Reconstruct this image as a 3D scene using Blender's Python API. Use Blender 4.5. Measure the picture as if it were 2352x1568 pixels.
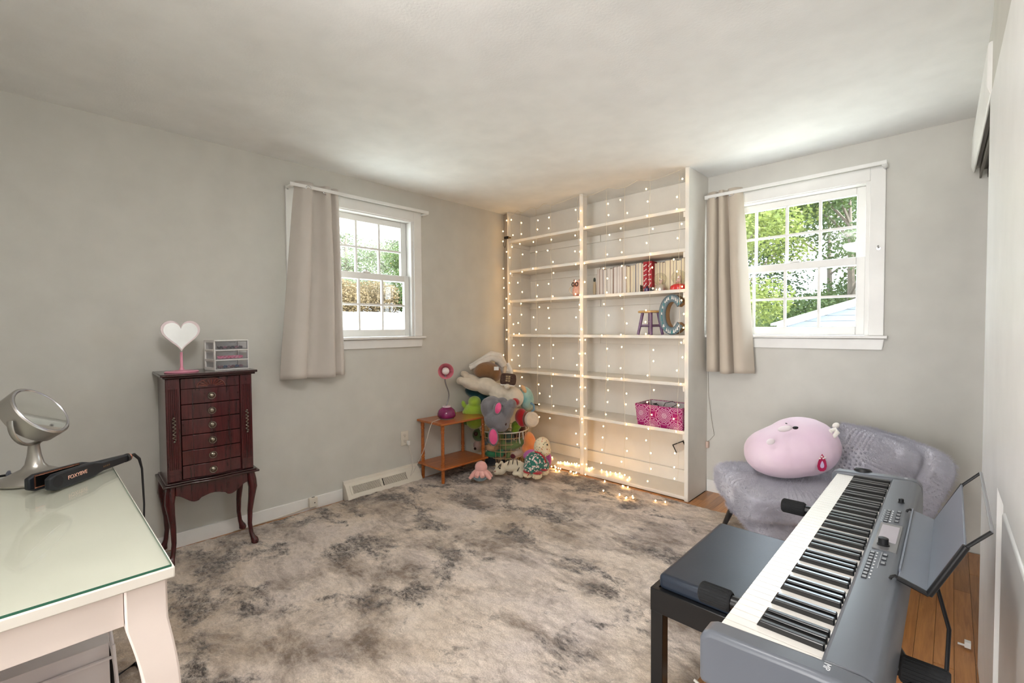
import bpy, bmesh, math, random
from mathutils import Vector, Matrix, noise

for o in list(bpy.data.objects):
    bpy.data.objects.remove(o, do_unlink=True)
scene = bpy.context.scene
COL = scene.collection
random.seed(7)

# ------------------------------------------------------------------ camera
FPX, YAW, PITCH, ROLL = 1057.638, 0.763212697, 0.0286134011, -0.00679060589
CAM = Vector((3.25686861, -3.59842921, 1.26447379))
_f = Vector((-math.sin(YAW) * math.cos(PITCH), math.cos(YAW) * math.cos(PITCH), -math.sin(PITCH)))
_r = Vector((math.cos(YAW), math.sin(YAW), 0.0))
_u = _r.cross(_f)
RT = math.cos(ROLL) * _r + math.sin(ROLL) * _u
UP = -math.sin(ROLL) * _r + math.cos(ROLL) * _u
FW = _f
cam_data = bpy.data.cameras.new('camera')
cam_data.sensor_fit = 'HORIZONTAL'
cam_data.sensor_width = 36.0
cam_data.lens = 36.0 * FPX / 2352.0
cam_data.clip_start = 0.02
cam_data.clip_end = 300
cam = bpy.data.objects.new('camera', cam_data)
COL.objects.link(cam)
cam.matrix_world = Matrix(((RT.x, UP.x, -FW.x, CAM.x), (RT.y, UP.y, -FW.y, CAM.y), (RT.z, UP.z, -FW.z, CAM.z), (0, 0, 0, 1)))
scene.camera = cam

def P(u, v, D):
    """measured point: photograph pixel at distance D along the optical axis"""
    return CAM + D * ((u - 1176.0) / FPX * RT - (v - 784.0) / FPX * UP + FW)

# ------------------------------------------------------------------ world, sun, lights, exposure
world = bpy.data.worlds.new('sky')
scene.world = world
world.use_nodes = True
wn = world.node_tree
wn.nodes.clear()
w_out = wn.nodes.new('ShaderNodeOutputWorld')
w_bg = wn.nodes.new('ShaderNodeBackground')
w_bg.inputs['Color'].default_value = (0.80, 0.90, 1.0, 1)
w_bg.inputs['Strength'].default_value = 5.5
wn.links.new(w_bg.outputs[0], w_out.inputs[0])

def light(name, kind, energy, color, loc, direction, **kw):
    d = bpy.data.lights.new(name, kind)
    d.energy = energy
    d.color = color
    for k, v in kw.items():
        setattr(d, k, v)
    o = bpy.data.objects.new(name, d)
    COL.objects.link(o)
    o.location = loc
    o.rotation_euler = Vector(direction).to_track_quat('-Z', 'Y').to_euler()
    return o

light('sun', 'SUN', 7.0, (1.0, 0.95, 0.86), (6, 0, 9), (-0.75, -0.10, -0.66), angle=0.02)
# unseen area light added as fill, set in the hall behind the camera
light('fill_light', 'AREA', 95.0, (1.0, 0.98, 0.97), (3.0, -7.6, 1.1), (-0.12, 1.0, 0.0), shape='RECTANGLE', size=2.3, size_y=2.0)

vs = scene.view_settings
vs.view_transform = 'Standard'
try:
    vs.look = 'None'
except Exception:
    pass
vs.exposure = 1.27
vs.gamma = 1.0
vs.use_curve_mapping = False

# ------------------------------------------------------------------ materials
def lin(c):
    c = c / 255.0
    return c / 12.92 if c <= 0.04045 else ((c + 0.055) / 1.055) ** 2.4

def rgb(c):
    return (lin(c[0]), lin(c[1]), lin(c[2]), 1.0)

MATS = {}
def mat(name, col, rough=0.5, metal=0.0, bump=None, var=None, coat=0.0, sheen=0.0, trans=0.0, emis=None, ior=1.45, sss=0.0):
    """bump=(scale,strength,distance)  var=(scale,other colour,contrast)"""
    if name in MATS:
        return MATS[name]
    m = bpy.data.materials.new(name)
    m.use_nodes = True
    nt = m.node_tree
    b = nt.nodes['Principled BSDF']
    b.inputs['Base Color'].default_value = rgb(col)
    b.inputs['Roughness'].default_value = rough
    b.inputs['Metallic'].default_value = metal
    b.inputs['IOR'].default_value = ior
    b.inputs['Coat Weight'].default_value = coat
    b.inputs['Coat Roughness'].default_value = 0.12
    b.inputs['Sheen Weight'].default_value = sheen
    b.inputs['Transmission Weight'].default_value = trans
    if emis:
        b.inputs['Emission Color'].default_value = rgb(emis[0])
        b.inputs['Emission Strength'].default_value = emis[1]
    tc = nt.nodes.new('ShaderNodeTexCoord')
    n0 = nt.nodes.new('ShaderNodeTexNoise')
    n0.inputs['Scale'].default_value = var[0] if var else 6.0
    n0.inputs['Detail'].default_value = 4.0
    nt.links.new(tc.outputs['Object'], n0.inputs['Vector'])
    ramp = nt.nodes.new('ShaderNodeValToRGB')
    k = var[2] if var else 0.25
    ramp.color_ramp.elements[0].position = 0.5 - k
    ramp.color_ramp.elements[1].position = 0.5 + k
    c2 = var[1] if var else tuple(max(0, x * 0.96) for x in col)
    ramp.color_ramp.elements[0].color = rgb(col)
    ramp.color_ramp.elements[1].color = rgb(c2)
    nt.links.new(n0.outputs['Fac'], ramp.inputs['Fac'])
    nt.links.new(ramp.outputs['Color'], b.inputs['Base Color'])
    if bump:
        n1 = nt.nodes.new('ShaderNodeTexNoise')
        n1.inputs['Scale'].default_value = bump[0]
        n1.inputs['Detail'].default_value = 3.0
        nt.links.new(tc.outputs['Object'], n1.inputs['Vector'])
        bp = nt.nodes.new('ShaderNodeBump')
        bp.inputs['Strength'].default_value = bump[1]
        bp.inputs['Distance'].default_value = bump[2]
        nt.links.new(n1.outputs['Fac'], bp.inputs['Height'])
        nt.links.new(bp.outputs['Normal'], b.inputs['Normal'])
    MATS[name] = m
    return m

def mat_wood(name, c1, c2, axis='Y', scale=6.0, stretch=14.0, rough=0.35, coat=0.2, vary=0.0):
    if name in MATS:
        return MATS[name]
    m = mat(name, c1, rough, coat=coat)
    nt = m.node_tree
    b = nt.nodes['Principled BSDF']
    tc = nt.nodes.new('ShaderNodeTexCoord')
    mp = nt.nodes.new('ShaderNodeMapping')
    s = [stretch, stretch, stretch]
    s['XYZ'.index(axis)] = 1.0
    mp.inputs['Scale'].default_value = s
    nt.links.new(tc.outputs['Object'], mp.inputs['Vector'])
    n = nt.nodes.new('ShaderNodeTexNoise')
    n.inputs['Scale'].default_value = scale
    n.inputs['Detail'].default_value = 6.0
    n.inputs['Roughness'].default_value = 0.65
    n.inputs['Distortion'].default_value = 0.6
    nt.links.new(mp.outputs['Vector'], n.inputs['Vector'])
    r = nt.nodes.new('ShaderNodeValToRGB')
    r.color_ramp.elements[0].position = 0.32
    r.color_ramp.elements[0].color = rgb(c1)
    r.color_ramp.elements[1].position = 0.68
    r.color_ramp.elements[1].color = rgb(c2)
    nt.links.new(n.outputs['Fac'], r.inputs['Fac'])
    out = r.outputs['Color']
    if vary > 0:
        oi = nt.nodes.new('ShaderNodeObjectInfo')
        hs = nt.nodes.new('ShaderNodeHueSaturation')
        mr = nt.nodes.new('ShaderNodeMapRange')
        mr.inputs['To Min'].default_value = 1.0 - vary
        mr.inputs['To Max'].default_value = 1.0 + vary
        nt.links.new(oi.outputs['Random'], mr.inputs['Value'])
        nt.links.new(mr.outputs['Result'], hs.inputs['Value'])
        nt.links.new(out, hs.inputs['Color'])
        out = hs.outputs['Color']
    nt.links.new(out, b.inputs['Base Color'])
    return m

def mat_glass(name, tint=(255, 255, 255), refl=0.10, rough=0.0):
    """thin clear pane: lets light through, reflects a little"""
    if name in MATS:
        return MATS[name]
    m = bpy.data.materials.new(name)
    m.use_nodes = True
    nt = m.node_tree
    nt.nodes.clear()
    o = nt.nodes.new('ShaderNodeOutputMaterial')
    t = nt.nodes.new('ShaderNodeBsdfTransparent')
    t.inputs['Color'].default_value = rgb(tint)
    g = nt.nodes.new('ShaderNodeBsdfGlossy')
    g.inputs['Roughness'].default_value = rough
    f = nt.nodes.new('ShaderNodeLayerWeight')
    f.inputs['Blend'].default_value = 0.5
    pw = nt.nodes.new('ShaderNodeMath')
    pw.operation = 'POWER'
    pw.inputs[1].default_value = 4.0
    nt.links.new(f.outputs['Facing'], pw.inputs[0])
    ma = nt.nodes.new('ShaderNodeMath')
    ma.operation = 'MULTIPLY_ADD'
    ma.inputs[1].default_value = 0.55
    ma.inputs[2].default_value = refl * 0.35
    nt.links.new(pw.outputs[0], ma.inputs[0])
    mx = nt.nodes.new('ShaderNodeMixShader')
    nt.links.new(ma.outputs[0], mx.inputs['Fac'])
    nt.links.new(t.outputs[0], mx.inputs[1])
    nt.links.new(g.outputs[0], mx.inputs[2])
    nt.links.new(mx.outputs[0], o.inputs['Surface'])
    MATS[name] = m
    return m

# ------------------------------------------------------------------ mesh helpers
class MB:
    def __init__(self, M=None):
        self.v, self.f, self.sm = [], [], []
        self.M = M
    def add(self, verts, faces, smooth=False):
        n = len(self.v)
        for p in verts:
            p = Vector(p)
            self.v.append(self.M @ p if self.M is not None else p)
        for f in faces:
            self.f.append([i + n for i in f])
            self.sm.append(smooth)
        return self
    def box(self, x0, x1, y0, y1, z0, z1):
        v = [(x0, y0, z0), (x1, y0, z0), (x1, y1, z0), (x0, y1, z0), (x0, y0, z1), (x1, y0, z1), (x1, y1, z1), (x0, y1, z1)]
        return self.add(v, [(0, 3, 2, 1), (4, 5, 6, 7), (0, 1, 5, 4), (1, 2, 6, 5), (2, 3, 7, 6), (3, 0, 4, 7)])
    def cbox(self, c, s):
        return self.box(c[0] - s[0] / 2, c[0] + s[0] / 2, c[1] - s[1] / 2, c[1] + s[1] / 2, c[2] - s[2] / 2, c[2] + s[2] / 2)
    def lathe(self, prof, c=(0, 0, 0), seg=24, axis=(0, 0, 1), smooth=True):
        q = Vector(axis).normalized().to_track_quat('Z', 'Y').to_matrix()
        vs, fs = [], []
        for r, z in prof:
            for i in range(seg):
                a = 2 * math.pi * i / seg
                vs.append(q @ Vector((r * math.cos(a), r * math.sin(a), z)) + Vector(c))
        n = len(prof)
        for j in range(n - 1):
            for i in range(seg):
                k = (i + 1) % seg
                fs.append((j * seg + i, j * seg + k, (j + 1) * seg + k, (j + 1) * seg + i))
        fs.append(tuple(reversed(range(seg))))
        fs.append(tuple((n - 1) * seg + i for i in range(seg)))
        return self.add(vs, fs, smooth)
    def tube(self, pts, r, seg=8, closed=False, smooth=True, flat=1.0):
        pts = [Vector(p) for p in pts]
        n = len(pts)
        rad = r if isinstance(r, (list, tuple)) else [r] * n
        vs, fs = [], []
        nrm = None
        for i in range(n):
            if closed:
                t = pts[(i + 1) % n] - pts[i - 1]
            else:
                t = pts[min(i + 1, n - 1)] - pts[max(i - 1, 0)]
            if t.length < 1e-9:
                t = Vector((0, 0, 1))
            t.normalize()
            if nrm is None:
                nrm = t.cross(Vector((0, 0, 1)))
                if nrm.length < 1e-3:
                    nrm = t.cross(Vector((0, 1, 0)))
            nrm = (nrm - t * nrm.dot(t)).normalized()
            bn = t.cross(nrm)
            for k in range(seg):
                a = 2 * math.pi * (k + 0.5) / seg
                vs.append(pts[i] + rad[i] * (math.cos(a) * nrm + flat * math.sin(a) * bn))
        for i in range(n if closed else n - 1):
            j = (i + 1) % n
            for k in range(seg):
                l = (k + 1) % seg
                fs.append((i * seg + k, i * seg + l, j * seg + l, j * seg + k))
        if not closed:
            fs.append(tuple(reversed(range(seg))))
            fs.append(tuple((n - 1) * seg + k for k in range(seg)))
        return self.add(vs, fs, smooth)
    def prism(self, poly, a0, a1, M=None):
        """2D polygon (x,y) extruded along local z from a0 to a1"""
        n = len(poly)
        vs = [Vector((p[0], p[1], a0)) for p in poly] + [Vector((p[0], p[1], a1)) for p in poly]
        if M is not None:
            vs = [M @ v for v in vs]
        fs = [tuple(reversed(range(n))), tuple(range(n, 2 * n))]
        for i in range(n):
            j = (i + 1) % n
            fs.append((i, j, n + j, n + i))
        return self.add(vs, fs)
    def loft(self, rings, smooth=True, caps=True):
        n = len(rings[0])
        vs, fs = [], []
        for r in rings:
            vs += [Vector(p) for p in r]
        for i in range(len(rings) - 1):
            for k in range(n):
                l = (k + 1) % n
                fs.append((i * n + k, i * n + l, (i + 1) * n + l, (i + 1) * n + k))
        if caps:
            fs.append(tuple(reversed(range(n))))
            fs.append(tuple((len(rings) - 1) * n + k for k in range(n)))
        return self.add(vs, fs, smooth)
    def grid(self, fn, nu, nv, smooth=True):
        vs = [fn(i / nu, j / nv) for j in range(nv + 1) for i in range(nu + 1)]
        w = nu + 1
        fs = [(j * w + i, j * w + i + 1, (j + 1) * w + i + 1, (j + 1) * w + i) for j in range(nv) for i in range(nu)]
        return self.add(vs, fs, smooth)
    def ellip(self, c, ax, seg=16, rings=10):
        """ax: three axis vectors (already scaled)"""
        c = Vector(c)
        vs, fs = [], []
        for j in range(1, rings):
            t = math.pi * j / rings
            for i in range(seg):
                a = 2 * math.pi * i / seg
                vs.append(c + ax[0] * (math.sin(t) * math.cos(a)) + ax[1] * (math.sin(t) * math.sin(a)) + ax[2] * math.cos(t))
        nn = len(vs)
        vs += [c + ax[2], c - ax[2]]
        for j in range(rings - 2):
            for i in range(seg):
                k = (i + 1) % seg
                fs.append((j * seg + i, (j + 1) * seg + i, (j + 1) * seg + k, j * seg + k))
        for i in range(seg):
            k = (i + 1) % seg
            fs.append((nn, i, k))
            fs.append((nn + 1, (rings - 2) * seg + k, (rings - 2) * seg + i))
        return self.add(vs, fs, True)
    def sphere(self, c, r, seg=16, rings=10):
        return self.ellip(c, (Vector((r, 0, 0)), Vector((0, r, 0)), Vector((0, 0, r))), seg, rings)
    def mesh(self, name):
        me = bpy.data.meshes.new(name)
        me.from_pydata([tuple(v) for v in self.v], [], self.f)
        me.polygons.foreach_set('use_smooth', self.sm)
        me.update()
        return me
    def build(self, name, m, parent=None, bevel=0.0, seg=2, sub=0, remesh=0.0, fix=True, solid=0.0, smooth=None):
        me = self.mesh(name)
        if fix:
            bm = bmesh.new()
            bm.from_mesh(me)
            bmesh.ops.recalc_face_normals(bm, faces=bm.faces)
            bm.to_mesh(me)
            bm.free()
        if smooth:
            me.polygons.foreach_set('use_smooth', [True] * len(me.polygons))
        if not remesh:
            me.set_sharp_from_angle(angle=math.radians(42))
        me.materials.append(m)
        o = bpy.data.objects.new(name, me)
        COL.objects.link(o)
        if parent is not None:
            setparent(o, parent)
        if solid:
            md = o.modifiers.new('solid', 'SOLIDIFY')
            md.thickness = solid
            md.offset = 0
        if remesh:
            md = o.modifiers.new('remesh', 'REMESH')
            md.mode = 'VOXEL'
            md.voxel_size = remesh
            md.use_smooth_shade = True
            md = o.modifiers.new('soften', 'SMOOTH')
            md.iterations = 4
        if bevel:
            md = o.modifiers.new('bevel', 'BEVEL')
            md.width = bevel
            md.segments = seg
            md.limit_method = 'ANGLE'
            md.angle_limit = math.radians(40)
            md.harden_normals = False
        if sub:
            md = o.modifiers.new('sub', 'SUBSURF')
            md.levels = sub
            md.render_levels = sub
        return o

def setparent(o, parent):
    o.parent = parent
    if parent.type == 'EMPTY':
        o.matrix_parent_inverse = Matrix.Translation(-parent.location)

def thing(name, label, cat, loc=(0, 0, 0), group=None):
    o = bpy.data.objects.new(name, None)
    o.empty_display_size = 0.05
    COL.objects.link(o)
    o.location = loc
    o['label'] = label
    o['category'] = cat
    if group:
        o['group'] = group
    return o

def tag(o, label, cat, group=None, kind=None):
    o['label'] = label
    o['category'] = cat
    if group:
        o['group'] = group
    if kind:
        o['kind'] = kind
    return o

def struct_empty(name, loc, label):
    o = bpy.data.objects.new(name, None)
    COL.objects.link(o)
    o.location = loc
    o['kind'] = 'structure'
    o['label'] = label
    return o

def struct(o, label=None):
    o['kind'] = 'structure'
    if label:
        o['label'] = label
    return o

def copies(me, name, locs, parent, m=None):
    out = []
    for l in locs:
        o = bpy.data.objects.new(name, me)
        COL.objects.link(o)
        o.location = l
        if parent is not None:
            setparent(o, parent)
        out.append(o)
    return out

def text_mesh(txt, size, depth=0.0006):
    cu = bpy.data.curves.new('lettering', 'FONT')
    cu.body = txt
    cu.size = size
    cu.extrude = depth
    cu.align_x = 'CENTER'
    cu.align_y = 'CENTER'
    o = bpy.data.objects.new('lettering', cu)
    COL.objects.link(o)
    dg = bpy.context.evaluated_depsgraph_get()
    me = bpy.data.meshes.new_from_object(o.evaluated_get(dg))
    bpy.data.objects.remove(o, do_unlink=True)
    return me

def lerp(a, b, t):
    return a + (b - a) * t

# ------------------------------------------------------------------ common materials
M_WALL = mat('wall_paint', (208, 206, 199), 0.75, bump=(160, 0.06, 0.002))
M_CEIL = mat('ceiling_paint', (247, 248, 247), 0.85, bump=(90, 0.16, 0.004))
M_TRIM = mat('white_trim_paint', (238, 237, 234), 0.35)
M_SHELF = mat('white_shelf_paint', (230, 226, 218), 0.45)
M_CREAM = mat('cream_enamel', (226, 219, 206), 0.4)
M_PANE = mat_glass('window_glass', (252, 254, 254), 0.08)
M_OAK = mat_wood('oak_floor', (158, 100, 48), (190, 130, 70), 'Y', 5.0, 16.0, 0.28, 0.25, 0.22)
M_OAKBASE = mat('floor_seam', (62, 36, 18), 0.7)
M_BLACK = mat('black_plastic', (24, 25, 28), 0.45)
M_BLACKM = mat('black_metal', (22, 22, 24), 0.35)
M_CHROME = mat('chrome', (215, 216, 220), 0.18, 1.0)
M_WIREWHITE = mat('white_wire', (232, 228, 218), 0.5)
M_MIRROR = mat('mirror_glass', (238, 240, 240), 0.03, 1.0)

# ================================================================== STRUCTURE
H = 2.4
# --- floor with oak boards
fl = MB().box(-0.12, 4.2, -8.1, 0.12, -0.06, -0.012).build('floor', M_OAKBASE)
struct(fl, 'oak strip floor')
PW = 0.0575
def planks(x0, x1, y0, y1):
    n = int(math.ceil((x1 - x0) / PW))
    for i in range(n):
        xa = x0 + i * PW
        y = y0 - random.random() * 0.8
        while y < y1:
            L = random.uniform(0.55, 1.3)
            a, b = max(y, y0), min(y + L, y1)
            if b - a > 0.02:
                MB().box(xa + 0.0006, xa + PW - 0.0006, a + 0.0006, b - 0.0006, -0.0125, random.uniform(-0.0006, 0.0004)).build('plank', M_OAK, fl, fix=False)
            y += L
planks(1.90, 3.75, -3.0, -0.012)
planks(0.012, 0.12, -3.6, -0.36)
planks(0.125, 1.895, -0.47, -0.33)

# --- walls
def wall_with_hole(name, axis, lo, hi, off0, off1, z0, z1, h0, h1, hz0, hz1, m):
    b = MB()
    def bx(a0, a1, c0, c1):
        if axis == 'x':
            b.box(a0, a1, off0, off1, c0, c1)
        else:
            b.box(off0, off1, a0, a1, c0, c1)
    bx(lo, h0, z0, z1)
    bx(h1, hi, z0, z1)
    bx(h0, h1, z0, hz0)
    bx(h0, h1, hz1, z1)
    return struct(b.build(name, m))

wall_with_hole('wall_left', 'y', -4.1, 0.12, -0.12, 0.0, -0.05, H, -2.32, -1.38, 1.19, 2.17, M_WALL)
wall_with_hole('wall_back', 'x', 0.0, 4.2, 0.0, 0.12, -0.05, H, 1.94, 2.88, 1.19, 2.17, M_WALL)
struct(MB().box(-0.12, 4.2, -8.1, 0.12, H, H + 0.15).build('ceiling', M_CEIL))
struct(MB().box(0.0, 2.06, -4.12, -4.0, -0.01, H).build('wall_near', M_WALL))
struct(MB().box(1.2, 4.3, -8.2, -8.1, -0.05, H).box(1.1, 1.2, -8.2, -4.12, -0.05, H).build('wall_hall', M_WALL))
struct(MB().box(4.2, 4.3, -8.1, 0.12, -0.05, H + 0.1).build('wall_closet', M_WALL))

# right wall: slightly out of parallel; local x runs from the far corner to the camera, local y into the closet
_t = Vector((0.0131, -1.0, 0)).normalized()
MW = Matrix(((_t.x, -_t.y, 0, 3.33), (_t.y, _t.x, 0, 0.0), (0, 0, 1, 0), (0, 0, 0, 1)))
wr = MB(MW).box(0.0, 1.2, 0.004, 0.10, 2.12, H).box(1.2, 2.7, 0.0, 0.10, 2.075, H).box(2.7, 4.05, 0.0, 0.10, -0.01, H).build('wall_right', M_WALL)
struct(wr)
# fascia board over the closet doors
fas = MB(MW).prism([(-0.004, 2.275), (-0.012, 2.27), (-0.014, 2.12), (-0.004, 2.088), (0.003, 2.088), (0.003, 2.275)], 0.0, 1.0,
                   Matrix(((0, 0, 1.16, 0.05), (1, 0, 0, 0), (0, 1, 0, 0), (0, 0, 0, 1)))).build('trim_1', M_TRIM, bevel=0.003)
struct(fas, 'white fascia board hiding the closet door track')
trk = MB(MW).box(0.02, 1.6, 0.02, 0.028, 2.06, 2.12).box(0.02, 1.6, 0.05, 0.058, 2.06, 2.12).box(0.02, 1.6, 0.02, 0.058, 2.105, 2.12).build('trim_2', mat('dull_track', (96, 90, 82), 0.4, 0.6))
struct(trk, 'metal sliding track of the closet doors')
def panel_door(name, s0, s1, y0, y1, label, stile, plain_top=False):
    d = struct_empty(name, MW @ Vector(((s0 + s1) / 2, y0, 0)), label)
    zt = 2.072
    b = MB(MW)
    b.box(s0, s0 + stile, y0, y1, 0.012, zt).box(s1 - 0.12, s1, y0, y1, 0.012, zt)
    b.box(s0 + stile, s1 - 0.12, y0, y1, 0.012, 0.22).box(s0 + stile, s1 - 0.12, y0, y1, 0.83, 0.93).box(s0 + stile, s1 - 0.12, y0, y1, zt - 0.12, zt)
    if plain_top:
        b.box(s0 + stile, s1 - 0.12, y0, y1, 0.93, zt - 0.12)
    b.build('door_frame', M_TRIM, d, bevel=0.0 if plain_top else 0.006)
    for za, zb in ((0.22, 0.83),) if plain_top else ((0.22, 0.83), (0.93, zt - 0.12)):
        MB(MW).box(s0 + stile, s1 - 0.12, y0 + 0.012, y1 - 0.004, za, zb).build('door_panel', M_TRIM, d)
        MB(MW).box(s0 + stile + 0.05, s1 - 0.17, y0 + 0.006, y1 - 0.002, za + 0.05, zb - 0.05).build('raised_field', M_TRIM, d, bevel=0.006)
    return d
panel_door('door_1', 1.22, 2.68, -0.004, 0.024, 'white panelled sliding closet door beside the camera', 0.60, True)
panel_door('door_2', 0.60, 1.9, 0.026, 0.052, 'far white sliding closet door behind the front one', 0.12)

# --- bowl lamp added out of view above the camera to brighten the room
CL = thing('fill_lamp', 'white bowl fill lamp added out of view above the camera', 'lamp', (2.42, -3.30, 2.30))
MB().lathe([(0.07, 0.0), (0.07, -0.018), (0.05, -0.026), (0.012, -0.03), (0.012, -0.12)], (2.42, -3.30, 2.399), 32).build('canopy', M_TRIM, CL)
MB().lathe([(0.02, 0.006), (0.165, 0.0), (0.172, -0.02), (0.16, -0.05), (0.125, -0.078), (0.07, -0.096), (0.01, -0.102)], (2.42, -3.30, 2.275), 40).build('glass_bowl', mat('fill_lamp_glow', (255, 255, 255), 0.3, emis=((255, 252, 249), 21.0)), CL)

# --- baseboards
struct(MB().box(0.0, 0.014, -4.0, -2.03, -0.004, 0.084).build('baseboard_left', M_TRIM, bevel=0.003))
struct(MB().box(0.0, 0.014, -1.37, -0.36, -0.004, 0.084).build('baseboard_corner', M_TRIM, bevel=0.003))
struct(MB().box(1.90, 3.33, -0.014, 0.0, -0.004, 0.09).build('baseboard_back', M_TRIM, bevel=0.003))

# --- windows: built in a frame where local x runs along the wall, local y points outdoors
def window(name, M, c, label):
    w = struct_empty(name, M @ Vector((c, 0, 1.2)), label)
    T = M_TRIM
    xl, xr = c - 0.545, c + 0.545
    for a, b_ in ((xl, xl + 0.075), (xr - 0.075, xr)):
        o = MB(M).box(a, b_, -0.018, 0.0, 1.205, 2.232).build('side_casing', T, w, bevel=0.003)
    MB(M).box(xl + 0.075, xr - 0.075, -0.018, 0.0, 2.155, 2.232).build('head_casing', T, w, bevel=0.003)
    MB(M).box(xl - 0.02, xr + 0.02, -0.045, 0.04, 1.186, 1.205).build('sill', T, w, bevel=0.004)
    MB(M).prism([(xl - 0.004, 1.184), (xr + 0.004, 1.184), (xr - 0.006, 1.115), (xl + 0.006, 1.115)], -0.016, 0.0,
                Matrix(((1, 0, 0, 0), (0, 0, 1, 0), (0, 1, 0, 0), (0, 0, 0, 1)))).build('apron', T, w, bevel=0.004)
    for a, b_ in ((c - 0.472, c - 0.448), (c + 0.448, c + 0.472)):
        MB(M).box(a, b_, -0.006, 0.118, 1.2, 2.16).build('jamb', T, w, bevel=0.002)
    MB(M).box(c - 0.448, c + 0.448, -0.006, 0.118, 2.146, 2.17).build('head_jamb', T, w, bevel=0.002)
    MB(M).box(c - 0.448, c + 0.448, 0.02, 0.135, 1.18, 1.204).build('outer_sill', T, w)
    def sash(nm, y0, y1, z0, z1, g0, g1, gh):
        s = MB(M)
        o0, o1 = c - 0.446, c + 0.446
        i0, i1 = c - gh, c + gh
        s.box(o0, i0, y0, y1, z0, z1).box(i1, o1, y0, y1, z0, z1).box(i0, i1, y0, y1, z0, g0).box(i0, i1, y0, y1, g1, z1)
        so = s.build(nm, T, w, bevel=0.004)
        mb = MB(M)
        mid = (g0 + g1) / 2
        ym = (y0 + y1) / 2
        for k in range(1, 4):
            x = lerp(i0, i1, k / 4)
            MB(M).box(x - 0.008, x + 0.008, ym - 0.010, ym + 0.010, g0, g1).build('muntin', T, so)
        MB(M).box(i0, i1, ym - 0.0095, ym + 0.0095, mid - 0.008, mid + 0.008).build('muntin', T, so)
        for k in range(4):
            xa, xb = lerp(i0, i1, k / 4), lerp(i0, i1, (k + 1) / 4)
            for za, zb in ((g0, mid), (mid, g1)):
                MB(M).box(xa, xb, ym - 0.002, ym + 0.002, za, zb).build('pane', M_PANE, so)
        return so
    sash('upper_sash', 0.062, 0.094, 1.652, 2.146, 1.702, 2.098, 0.394)
    sash('lower_sash', 0.026, 0.058, 1.206, 1.702, 1.262, 1.652, 0.40)
    MB(M).box(c + 0.03, c + 0.09, 0.018, 0.05, 1.702, 1.712).cbox((c + 0.06, 0.03, 1.717), (0.02, 0.016, 0.012)).build('sash_lock', M_TRIM, w, bevel=0.002)
    return w
M_LEFT = Matrix(((0, -1, 0, 0), (1, 0, 0, 0), (0, 0, 1, 0), (0, 0, 0, 1)))
M_BACK = Matrix.Identity(4)
window('window_1', M_LEFT, -1.85, 'small double-hung window in the left wall')
window('window_2', M_BACK, 2.41, 'small double-hung window in the back wall')

# ================================================================== OUTDOORS
M_GRASS = mat('pale_lawn', (206, 204, 190), 0.9, var=(0.7, (214, 210, 198), 0.3))
def ground_z(x, y):
    z = -0.55
    if x < -5:
        z += min(2.4, (-5 - x) * 0.42)
    return z
gb = MB().grid(lambda a, b: (lerp(-40, 30, a), lerp(-12, 45, b), ground_z(lerp(-40, 30, a), lerp(-12, 45, b))), 70, 20)
gr = gb.build('lawn', M_GRASS)
tag(gr, 'pale sunlit ground rising outside the windows', 'ground', kind='structure')
M_BARK = mat('bark', (92, 82, 72), 0.9, bump=(20, 0.5, 0.02))
def leafmat(n, a, b):
    m = mat(n, a, 0.7, var=(1.3, b, 0.22))
    bs = m.node_tree.nodes['Principled BSDF']
    nt = m.node_tree
    tr = nt.nodes.new('ShaderNodeBsdfTranslucent')
    tr.inputs['Color'].default_value = rgb(b)
    mx = nt.nodes.new('ShaderNodeMixShader')
    mx.inputs['Fac'].default_value = 0.35
    out = [x for x in nt.nodes if x.type == 'OUTPUT_MATERIAL'][0]
    nt.links.new(bs.outputs[0], mx.inputs[1])
    nt.links.new(tr.outputs[0], mx.inputs[2])
    nt.links.new(mx.outputs[0], out.inputs['Surface'])
    return m
LEAF = [leafmat('leaf_green', (42, 62, 26), (68, 82, 38)), leafmat('leaf_lime', (78, 92, 36), (104, 112, 52)),
        leafmat('leaf_deep', (32, 50, 28), (52, 68, 38)), leafmat('leaf_tan', (88, 74, 50), (106, 90, 64)), leafmat('leaf_grey', (80, 92, 66), (104, 110, 84))]
def leaves(blobs, n, size, seed):
    rnd = random.Random(seed)
    vs, fs = [], []
    tot = sum(b[1][0] * b[1][1] * b[1][2] for b in blobs)
    for c, r in blobs:
        k = int(n * r[0] * r[1] * r[2] / tot) + 1
        for _ in range(k):
            d = Vector((rnd.gauss(0, 1), rnd.gauss(0, 1), rnd.gauss(0, 1))).normalized() * (rnd.random() ** 0.4)
            p = Vector(c) + Vector((d.x * r[0], d.y * r[1], d.z * r[2]))
            a = Vector((rnd.gauss(0, 1), rnd.gauss(0, 1), rnd.gauss(0, .6))).normalized() * size * rnd.uniform(0.6, 1.3)
            b = a.cross(Vector((rnd.gauss(0, 1), rnd.gauss(0, 1), rnd.gauss(0, 1)))).normalized() * size * rnd.uniform(0.4, 0.7)
            i = len(vs)
            vs += [p - a, p + b, p + a, p - b]
            fs.append((i, i + 1, i + 2, i + 3))
    m = MB()
    m.v = vs
    m.f = fs
    m.sm = [False] * len(fs)
    return m
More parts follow.
